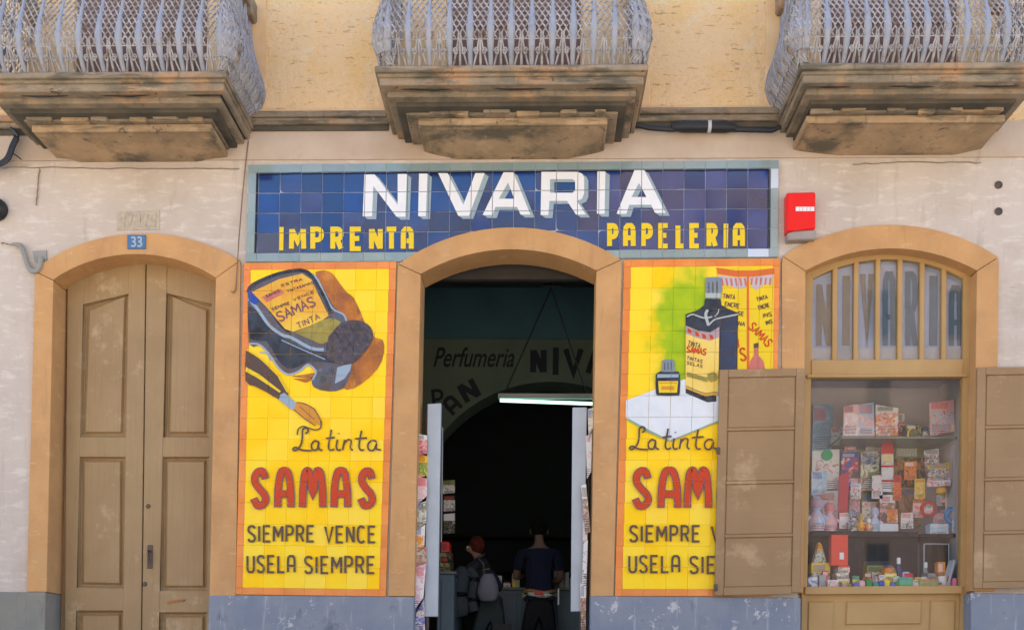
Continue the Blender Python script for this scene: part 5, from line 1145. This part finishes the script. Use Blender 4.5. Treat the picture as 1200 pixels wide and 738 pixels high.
sitbox('game_box', 1081, 1088, 500, zs1, .60, .68, Mprint([BK, WH, BK], 30, 6), 'narrow dark box with grey front on the top shelf by the colourful magazine', 'box', DG)
bm = BM(); q = U(1064, 505, .54); add_tube(bm, [(q.x, .54, zs1+.004), (q.x+.005, .54, zs1+.06), (q.x+.04, .54, zs1+.09)], .008, 6); tag(obj('yellow_toy', bm, Mflat('cord_yellow', YE), None, True), label='short bent yellow toy standing in front of the black camera case', cat='toy', group=DG)
pc('poster', [(953, 474), (976, 474), (975, 528), (952, 529)], .90, [LB, (.2, .35, .5), LB], 'pale blue poster at the upper left of the display', 'poster', 7, 5)
pc('poster', [(952, 528), (984, 526), (983, 572), (951, 574)], .86, [WH, CR, WH, PK, GR], 'white poster with a green round mark below the pale blue poster', 'poster', 8, 22)
bm = BM(); q = U(969, 533, .855); add_lathe(bm, [(.055, 0), (.055, -.006)], (q.x, .855, q.z), 18, 'y'); tag(obj('green_disc', bm, Mflat('disc_green', (.05, .42, .20))), label='round green disc pinned to the white poster', cat='disc', group=DG)
pc('letter_card', [(951, 552), (969, 551), (969, 578), (951, 580)], .80, [WH, LB, WH], 'pale grey card in front of the white poster at the left', 'card', 9, 8)
card('red_ribbon', [(983, 558), (995, 552), (993, 620), (982, 620)], .66, Mflat('ribbon_red', (.50, .05, .06), .5), 'tall vertical red ribbon left of the middle of the display', 'ribbon', DG)
pc('flag_card', [(986, 530), (1006, 529), (1006, 552), (986, 560)], .84, [BL, BL, RD, WH], 'blue and red card right of the white poster', 'card', 10, 14)
pc('picture_book', [(1009, 529), (1031, 528), (1030, 574), (1008, 575)], .82, [OL, CR, OL, PK], 'olive green picture book standing upright in the middle of the display', 'book', 11, 14)
bk2 = empty('sale_card', U(1040, 575, .74), label='tall white sale card with red top and yellow square in the display middle', cat='card', group=DG)
obj('card_board', pxprism(R4(1033, 1047, 520, 576), .74, .746), Mprint([WH, WH, PK], 14, 12), bk2); obj('red_top', pxprism(R4(1033, 1047, 519, 531), .735, .7395), Mflat('ribbon_red2', RD), bk2); obj('yellow_square', pxprism(R4(1034.5, 1045.5, 532, 541), .735, .7395), Mflat('pale_yellow', (.8, .7, .4)), bk2); obj('red_line', pxprism(R4(1033, 1047, 545, 547), .735, .7395), Mflat('ribbon_red2', RD), bk2)
obj('red_line', pxprism(R4(1033, 1047, 562, 564), .735, .7395), Mflat('ribbon_red2', RD), bk2)
pc('poster', [(1048, 524), (1084, 522), (1083, 568), (1048, 570)], .88, [BR, OR, OL, BK, BR], 'brown and orange poster under the dark camera case', 'poster', 13, 14)
pc('poster', [(1053, 571), (1080, 570), (1079, 616), (1053, 617)], .86, [(.40, .26, .14), BR, (.45, .28, .16), OR], 'tan brown poster below the brown and orange one', 'poster', 14, 8)
pc('box_of_flowers', [(1083, 528), (1100, 525), (1101, 550), (1084, 552)], .70, [WH, PK, BK, WH, LB], 'white and pink blossom card at the right under the shelf', 'card', 15, 34)
pc('toy_card', [(1087, 545), (1114, 541), (1115, 562), (1087, 563)], .66, [BL, OR, WH, BK, LB, YE], 'many coloured toy card above the white label strip', 'card', 16, 30)
pc('red_booklet', [(1116, 536), (1127, 534), (1127, 564), (1116, 566)], .60, [RD, RD, OR], 'red booklet at the right edge of the display', 'booklet', 17, 8)
pc('label_strip', [(1086, 563.5), (1114, 562), (1114, 569), (1086, 570.5)], .58, [WH, WH, RD, WH], 'white label strip with red print right of the middle', 'label', 18, 40)
pc('white_board', [(1108, 571), (1127, 570), (1127, 599), (1108, 600)], .72, [WH, CR, WH], 'plain pale board at the right under the white label strip', 'board', 19, 5)
def ball(nm, px, py, y, r, mat, lbl, cat, sq=1, zb_=None):
    q = U(px, py, y); bm = BM(); bmesh.ops.create_uvsphere(bm, u_segments=16, v_segments=10, radius=r)
    cz = q.z if zb_ is None else zb_+r*sq
    for v in bm.verts: v.co = Vector((v.co.x+q.x, v.co.y+y, v.co.z*sq+cz))
    return tag(obj(nm, bm, mat, None, True), label=lbl, cat=cat, group=DG)
ball('orange_toy', 1103, 574, .66, .05, Mprint([OR, YE, OR], 20, 1), 'round orange toy hanging before the pale board', 'toy')
def ringo(px, py, y, r, t, mat, lbl, cat):
    q = U(px, py, y); bm = BM(); add_tube(bm, [(q.x+r*math.cos(a), y, q.z+r*math.sin(a)) for a in [2*PI*k/24 for k in range(24)]], t, 8, True); return tag(obj('ring', bm, mat, None, True), label=lbl, cat=cat, group=DG)
ringo(1088, 596, .64, .065, .016, Mflat('ring_red', RD), 'red ring shaped frame left of the blue ring in the display', 'ring'); pc('round_picture', R4(1083, 1093, 590, 603), .65, [PK, CR, OL], 'small pink picture inside the red ring', 'picture', 20, 20)
ringo(1117, 604, .60, .065, .024, Mflat('ring_blue', (.03, .25, .55)), 'bright blue ring at the right over the blue white box', 'ring')
pc('pink_card', [(1094, 599), (1109, 597), (1109, 612), (1094, 613)], .70, [PK, PK, WH, BR], 'pink card between the red ring and the blue ring', 'card', 21, 16)
sitbox('white_box', 1090, 1112, 613, zs3, .54, .66, Mprint([WH, LB, WH, BL], 20, 22), 'white and blue box on the right black step', 'box', DG)
sitbox('book_pile', 1031, 1053, 613, zs2, .54, .70, Mflat('book_white', (.6, .62, .68)), 'low white book lying on the black step in the middle', 'book', DG)
def figurine(px, y, h, cols, lbl, zb_, seed):
    x = X(px, 610, y); bm = BM(); add_lathe(bm, [(.010, 0), (h*.20, .004), (h*.24, h*.28), (h*.14, h*.52), (h*.09, h*.60), (h*.16, h*.70), (h*.17, h*.85), (h*.08, h*.98), (.003, h)], (x, y, zb_+.001), 14)
    e = tag(obj('figurine', bm, Mprint(cols, 26, seed), None, True), label=lbl, cat='figurine', group=DG)
    bm = BM(); add_tube(bm, [(x-h*.18, y, zb_+h*.45), (x-h*.30, y-.02, zb_+h*.30)], h*.06, 6); add_tube(bm, [(x+h*.18, y, zb_+h*.45), (x+h*.30, y-.02, zb_+h*.32)], h*.06, 6); obj('arm', bm, Mprint(cols, 26, seed), e, True)
figurine(957, .60, .34, [WH, PK, LB, WH], 'tall whitish doll at the far left of the black step', zs2, 1)
figurine(972, .62, .30, [WH, PK, PK, CR], 'pinkish doll second from left on the black step', zs2, 2)
figurine(1000, .58, .22, [LB, WH, BK, CR], 'grey blue doll right of the red ribbon', zs2, 3)
figurine(1009, .55, .17, [OR, RD, YE, OR], 'orange red figurine in the middle of the black step', zs2, 4)
figurine(1018, .56, .13, [WH, OR, CR], 'small white and orange figurine right of the orange red one', zs2, 5)
figurine(1025, .60, .24, [PK, LB, WH], 'pale lilac doll beside the low white book', zs2, 6)
pc('framed_photo', [(1031, 580), (1049, 579), (1049, 611), (1031, 612)], .72, [WH, PK, BR, WH], 'white framed photo standing behind the low white book', 'picture', 23, 14)
pc('pink_poster', [(953, 576), (982, 574), (981, 618), (953, 619)], .84, [PK, WH, CR, (.5, .3, .3)], 'pink and white poster behind the dolls at the left', 'poster', 24, 22)
pc('grey_poster', [(995, 560), (1008, 560), (1008, 618), (995, 618)], .86, [(.25, .24, .28), PK, (.3, .3, .35)], 'narrow grey poster right of the red ribbon', 'poster', 25, 18)
pc('sheet', [(1010, 578), (1030, 577), (1030, 612), (1010, 613)], .84, [OL, CR, PK, OL], 'greenish sheet behind the figurines', 'sheet', 26, 16)
bm = BM(); add_box(bm, xl_+.03, X(1076, 650, .58), .585, .592, zb-.008, zs2-.053); add_box(bm, X(1079, 650, .58), xr_-.03, .60, .607, zb-.008, zs3-.033); obj('darkening_cloth', bm, M('black_cloth', (1, 1, 1)), win)  # cloth added under the steps to make the space below read dark
# on the floor of the window
zf_ = zb-.009
ch_ = lambda nm, a, b, t, y0, y1, mt, lbl, cat, b_=.003: sitbox(nm, a, b, t, zf_, y0, y1, mt, lbl, cat, DG, b_)
rb = sitbox('red_box', 974, 994, 626, zf_+.22, .34, .42, Mflat('box_red', (.72, .06, .03), .4), 'bright red box with a small white label standing on the books at the left', 'box', DG)
obj('label', pxprism(R4(984, 989, 647, 655), .337, .3395), Mflat('label_w', WH), rb)
for k, (a, b, z0, z1_, cc, lbl) in enumerate(((980, 998, 0, .05, [OL, YE, BK], 'olive book at the bottom of the pile under the red box'), (981, 996, .052, .10, [GR, CR, RD], 'green and cream book second in the pile under the red box'), (980, 995, .102, .15, [BR, CR], 'brown book third in the pile under the red box'), (982, 996, .152, .218, [CR, OL, CR, RD], 'cream book on top of the pile under the red box'))):
    x0, x1 = X(a, 680, .30), X(b, 680, .30); bm = BM(); add_box(bm, x0, x1, .30, .46, zf_+z0+.001, zf_+z1_); tag(obj('book', bev(bm, .004), Mprint(cc, 24, 30+k)), label=lbl, cat='book', group=DG)
# green and white tent shaped bag
bm = BM(); q0, q1 = X(951, 660, .42), X(971, 660, .42); zt_a = Z(960, 634, .42); add_prism(bm, [(q0, zf_+.20), (q1, zf_+.20), ((q0+q1)/2+.02, zt_a-.03), ((q0+q1)/2-.01, zt_a)], .42, .50)
tag(obj('sweet_bag', bev(bm, .008), Mprint([GR, WH, OL, YE], 26, 40)), label='green and white pointed bag of sweets at the lower left', cat='bag', group=DG)
ch_('yellow_box', 951, 973, 659, .40, .52, Mprint([YE, OL, CR, YE], 18, 41), 'yellow box under the green and white pointed bag', 'box')
ch_('red_book', 964, 971, 668, .34, .37, Mprint([RD, PK], 10, 42), 'small red book leaning before the yellow box', 'book')
ch_('blue_white_box', 947, 958, 675, .24, .30, Mprint([BL, WH, BL, RD], 14, 43), 'blue and white box in the lower left corner of the window', 'box')
ch_('grey_box', 960, 968, 673, .26, .34, Mflat('box_grey', (.35, .35, .38)), 'plain grey box beside the blue and white corner box', 'box')
ch_('glue_box', 970, 983, 679, .22, .27, Mprint([WH, PK, GR], 22, 44), 'low white and pink box in front of the books', 'box')
ch_('music_box', 1016, 1039, 662, .36, .48, Mprint([CR, BR, CR, OL], 22, 45), 'cream cassette box in a dark surround in the middle of the window floor', 'box')
ch_('dark_surround', 1012, 1042, 657, .485, .60, M('dark_box', (.05, .05, .05), .6), 'dark wide box standing behind the cream cassette box', 'box')
for k, (a, cc, lbl) in enumerate(((1003, BL, 'blue toy brick at the left end of the row at the window foot'), (1010, PK, 'pink toy brick second in the row at the window foot'), (1018, GR, 'green toy brick third in the row at the window foot'), (1026, (.05, .35, .2), 'sea green toy brick fourth in the row at the window foot'), (1033, BL, 'blue toy brick between green and yellow bricks at the window foot'), (1039, YE, 'yellow toy brick in the row at the window foot'), (1046, BL, 'blue toy brick right of the yellow one at the window foot'), (1053, GR, 'green toy brick before the navy bottle at the window foot'))):
    x = X(a, 680, .22); hh = .05+.03*((k*7) % 3)/2; bm = BM(); add_box(bm, x-.027, x+.025, .20, .25, zf_+.001, zf_+hh); bev(bm, .006)
    add_lathe(bm, [(.012, 0), (.012, .008)], (x, .225, zf_+hh), 10); tag(obj('toy_brick', bm, Mflat('brick_%d' % k, cc, .3)), label=lbl, cat='toy brick', group=DG)
ball('toy_ball', 1041, 662, .34, .065, Mprint([BR, OR, BR, (.5, .3, .2)], 14, 46), 'brown and orange ball right of the cream cassette box', 'ball', 1, zf_+.10)
ch_('yellow_toy_box', 1037, 1051, 671, .28, .38, Mprint([YE, OL, OR], 20, 47), 'yellow toy box carrying the brown and orange ball', 'box')
def bottle(px, y, h, r, mat, capm, lbl, z=None):
    x = X(px, 670, y); e = empty('bottle', (x, y, zf_), label=lbl, cat='bottle', group=DG)
    bm = BM(); add_lathe(bm, [(r*.9, .001), (r, .01), (r, h*.55), (r*.45, h*.72), (r*.4, h*.8)], (x, y, zf_), 14); obj('flask', bm, mat, e, True)
    bm = BM(); add_lathe(bm, [(r*.5, h*.8+.001), (r*.5, h*.98), (r*.35, h)], (x, y, zf_), 12); obj('cap', bm, capm, e, True)
bottle(1053, .36, .30, .036, Mflat('navy_flask', (.04, .06, .16), .3), Mflat('cap_white', WH), 'navy bottle with a white cap behind the red pot')
bottle(1085, .36, .26, .028, Mflat('clear_flask', (.25, .3, .3), .2), Mflat('cap_white', WH), 'slim grey bottle with white cap in front of the glass case')
bm = BM(); x = X(1063, 670, .30); add_lathe(bm, [(.05, .001), (.068, .03), (.07, .09), (.05, .12), (.058, .14), (.03, .15)], (x, .30, zf_), 16); tag(obj('red_pot', bm, Mflat('pot_red', (.62, .03, .05), .3), None, True), label='shiny red pot left of the green trays on the window floor', cat='pot', group=DG)
for k, (a, b, t, cc, lbl) in enumerate(((1054, 1070, 676, [(.06, .4, .25), GR], 'sea green tray at the window foot under the red pot'), (1070, 1078, 679, [PK, CR], 'small pink packet between the two green trays'), (1078, 1100, 678, [GR, OL, (.3, .5, .1)], 'long green tray at the window foot right of the middle'), (1088, 1104, 682, [PK, BR], 'flat pinkish packet in front of the long green tray'))):
    ch_('tray', a, b, t, .18+.03*(k % 2), .22+.03*(k % 2), Mprint(cc, 20, 50+k), lbl, 'tray')
bm = BM(); x = X(1104, 675, .28); add_lathe(bm, [(.035, .001), (.045, .12), (.040, .12), (.032, .01)], (x, .28, zf_), 16); tag(obj('white_cup', bm, Mflat('cup_white', WH, .3), None, True), label='white cup at the lower right of the window', cat='cup', group=DG)
ch_('orange_box', 1099, 1108, 658, .38, .46, Mprint([OR, BR, OR], 14, 56), 'orange box standing behind the white cup', 'box')
ch_('grey_toy', 1085, 1098, 671, .33, .38, M('toy_grey', (.35, .36, .38), .5), 'grey toy before the slim bottle', 'toy', .015)
card('tilted_board', [(1118, 655), (1120, 657), (1112, 686), (1109, 686)], .26, Mflat('board_pale', (.55, .57, .6)), 'pale board tilted against the right side of the window', 'board', DG, th=.12)
bm = BM(); x = X(1119, 680, .22); add_lathe(bm, [(.024, .001), (.026, .02), (.024, .09), (.015, .10)], (x, .22, zf_), 12); tag(obj('pink_tube', bm, Mflat('tube_pink', (.75, .2, .3)), None, True), label='pink tube standing in the lower right corner of the window', cat='tube', group=DG)
K = [  # quad boxes: x0, x1, y0, y1, depth, colours, label
 (1049, 1060, 484, 510.5, .78, [WH, RD, CR], 'small red and white packet behind the camera case on the top shelf'), (974, 988, 500, 524, .88, [BL, WH, LB], 'blue sheet under the left end of the top shelf'),
 (990, 1003, 514, 530, .87, [WH, PK, RD], 'pink sheet hanging directly under the left of the top shelf'), (1015, 1033, 514, 530, .88, [CR, WH, OR], 'cream sheet hanging under the middle of the top shelf'),
 (985, 997, 556, 574, .80, [WH, BL, PK], 'blue and white booklet at the top of the red ribbon'), (997, 1009, 566, 584, .76, [RD, WH, BK], 'red and white booklet right of the red ribbon'),
 (1022, 1034, 556, 584, .72, [PK, WH, RD], 'pink striped booklet left of the tall white sale card'), (1047, 1056, 556, 586, .70, [OR, RD, YE], 'orange booklet right of the tall white sale card'),
 (1060, 1074, 540, 562, .70, [RD, OR, BK], 'red toy package in front of the brown and orange poster'), (1072, 1084, 560, 584, .68, [OR, YE, CR], 'yellow orange package left of the white label strip'),
 (1070, 1082, 584, 606, .66, [CR, PK, OR], 'peach coloured package left of the red ring'), (1098, 1112, 576, 592, .74, [RD, WH, BL], 'red and blue package over the pink card at the right'),
 (1112, 1126, 576, 590, .70, [WH, LB, BL], 'light blue package above the blue ring'), (1116, 1127, 608, 623, .56, [WH, LB, RD], 'small white box right of the white and blue box'),
 (952, 964, 596, 618, .70, [LB, WH, PK], 'pale blue box behind the tall whitish doll'), (984, 996, 600, 619, .62, [PK, WH, CR], 'small pink box at the foot of the red ribbon'),
 (1056, 1070, 600, 619, .60, [BK, WH, PK], 'black and white box at the right end of the wide black step'), (1040, 1052, 596, 612, .64, [CR, OR, BR], 'small tan box on top of the low white book')]
for k, (a, b, c, d, y, cc, lbl) in enumerate(K): pc('packet', [(a, c+1), (b, c), (b+.3, d), (a-.4, d)], y, cc, lbl, 'packet', 80+k, 24)
for k, (a, w_, h_, cc, nm) in enumerate(((951, 7, .10, [RD, WH], 'red and white'), (986, 7, .07, [BL, YE], 'blue and yellow'), (999, 8, .12, [YE, GR], 'yellow and green'), (1005, 7, .08, [WH, RD], 'white and red'), (1013, 9, .15, [BK, OR], 'black and orange'), (1022, 7, .09, [PK, BL], 'pink and blue'), (1030, 8, .13, [OR, WH], 'orange and white'), (1047, 7, .12, [GR, WH], 'green and white'), (1058, 8, .16, [BL, CR], 'blue and cream'), (1072, 8, .11, [YE, RD], 'yellow and red'), (1080, 7, .15, [BK, CR], 'black and cream'), (1092, 8, .12, [BR, YE], 'brown and yellow'), (1108, 7, .12, [LB, RD], 'light blue and red'))):
    x0, x1 = X(a, 680, .27), X(a+w_, 680, .27); bm = BM(); add_box(bm, x0, x1, .262, .29, zf_+.001, zf_+h_); tag(obj('small_packet', bev(bm, .006), Mprint(cc, 30, 110+k)), label=nm+' small packet standing in the crowded row on the window floor', cat='packet', group=DG)
# small glass case
gx0, gx1 = X(1083, 640, .48), X(1112, 640, .48); gz = Z(1098, 637, .48); e = empty('glass_case', ((gx0+gx1)/2, .55, zf_), label='small glass case with a pale metal frame at the lower right of the window', cat='case', group=DG)
bm = BM()
for yy in (.48, .62):
    for a, b in (((gx0, yy, zf_+.01), (gx0, yy, gz)), ((gx1, yy, zf_+.01), (gx1, yy, gz)), ((gx0, yy, gz), (gx1, yy, gz))): add_tube(bm, [a, b], .006, 4)
obj('case_frame', bm, alu, e); bm = BM(); add_box(bm, gx0+.01, gx1-.01, .485, .49, zf_+.012, gz-.01); obj('case_pane', bm, Mglass('case_glass', 1, (.75, .8, .8)), e)

# ------------------------------------------------------------------ houses across the street (they show in the glazed tiles and the glass)
def far_house(x0, x1, z1_, col, lbl, nwin, yf=-30):
    e = empty('street_house', ((x0+x1)/2, yf-3, -1.6), label=lbl, cat='house'); m = M('far_plaster_'+str(int(x0*10)), col, .9, bump=.2)
    bm = BM(); add_box(bm, x0, x1, yf-6, yf, -1.6, z1_); obj('wall', bm, m, e); bm = BM(); add_box(bm, x0-.15, x1+.15, yf-6.2, yf+.25, z1_+.002, z1_+.25); obj('cornice', bm, M('far_cornice', (.4, .34, .28), .9), e)
    dark = Mflat('far_window_glass', (.03, .035, .045), .15); fm = M('far_window_frame', (.2, .13, .08), .7)
    k = 0; st = (x1-x0)/nwin
    z = .2
    while z+2 < z1_-.5:
        for i in range(nwin):
            cx = x0+st*(i+.5); bm = BM(); add_box(bm, cx-.5, cx+.5, yf+.002, yf+.04, z, z+1.9); f = obj('window', bm, fm, e)
            bm = BM(); add_box(bm, cx-.42, cx-.02, yf+.041, yf+.05, z+.08, z+1.82); add_box(bm, cx+.02, cx+.42, yf+.041, yf+.05, z+.08, z+1.82); obj('glass', bm, dark, f)
        z += 3.3
far_house(-42, -17, 15.5, (.45, .36, .28), 'low cream house across the street, leftmost as seen from the shop window glass', 6)
far_house(-17, -4.5, 17.0, (.24, .24, .22), 'grey green house across the street facing the wooden door', 4)
far_house(-4.5, 2.6, 18.6, (.15, .165, .165), 'dark slate coloured house across the street facing the shop door', 3)
far_house(2.6, 24, 21.0, (.25, .19, .18), 'tall dusky pink house across the street facing the display window', 7)
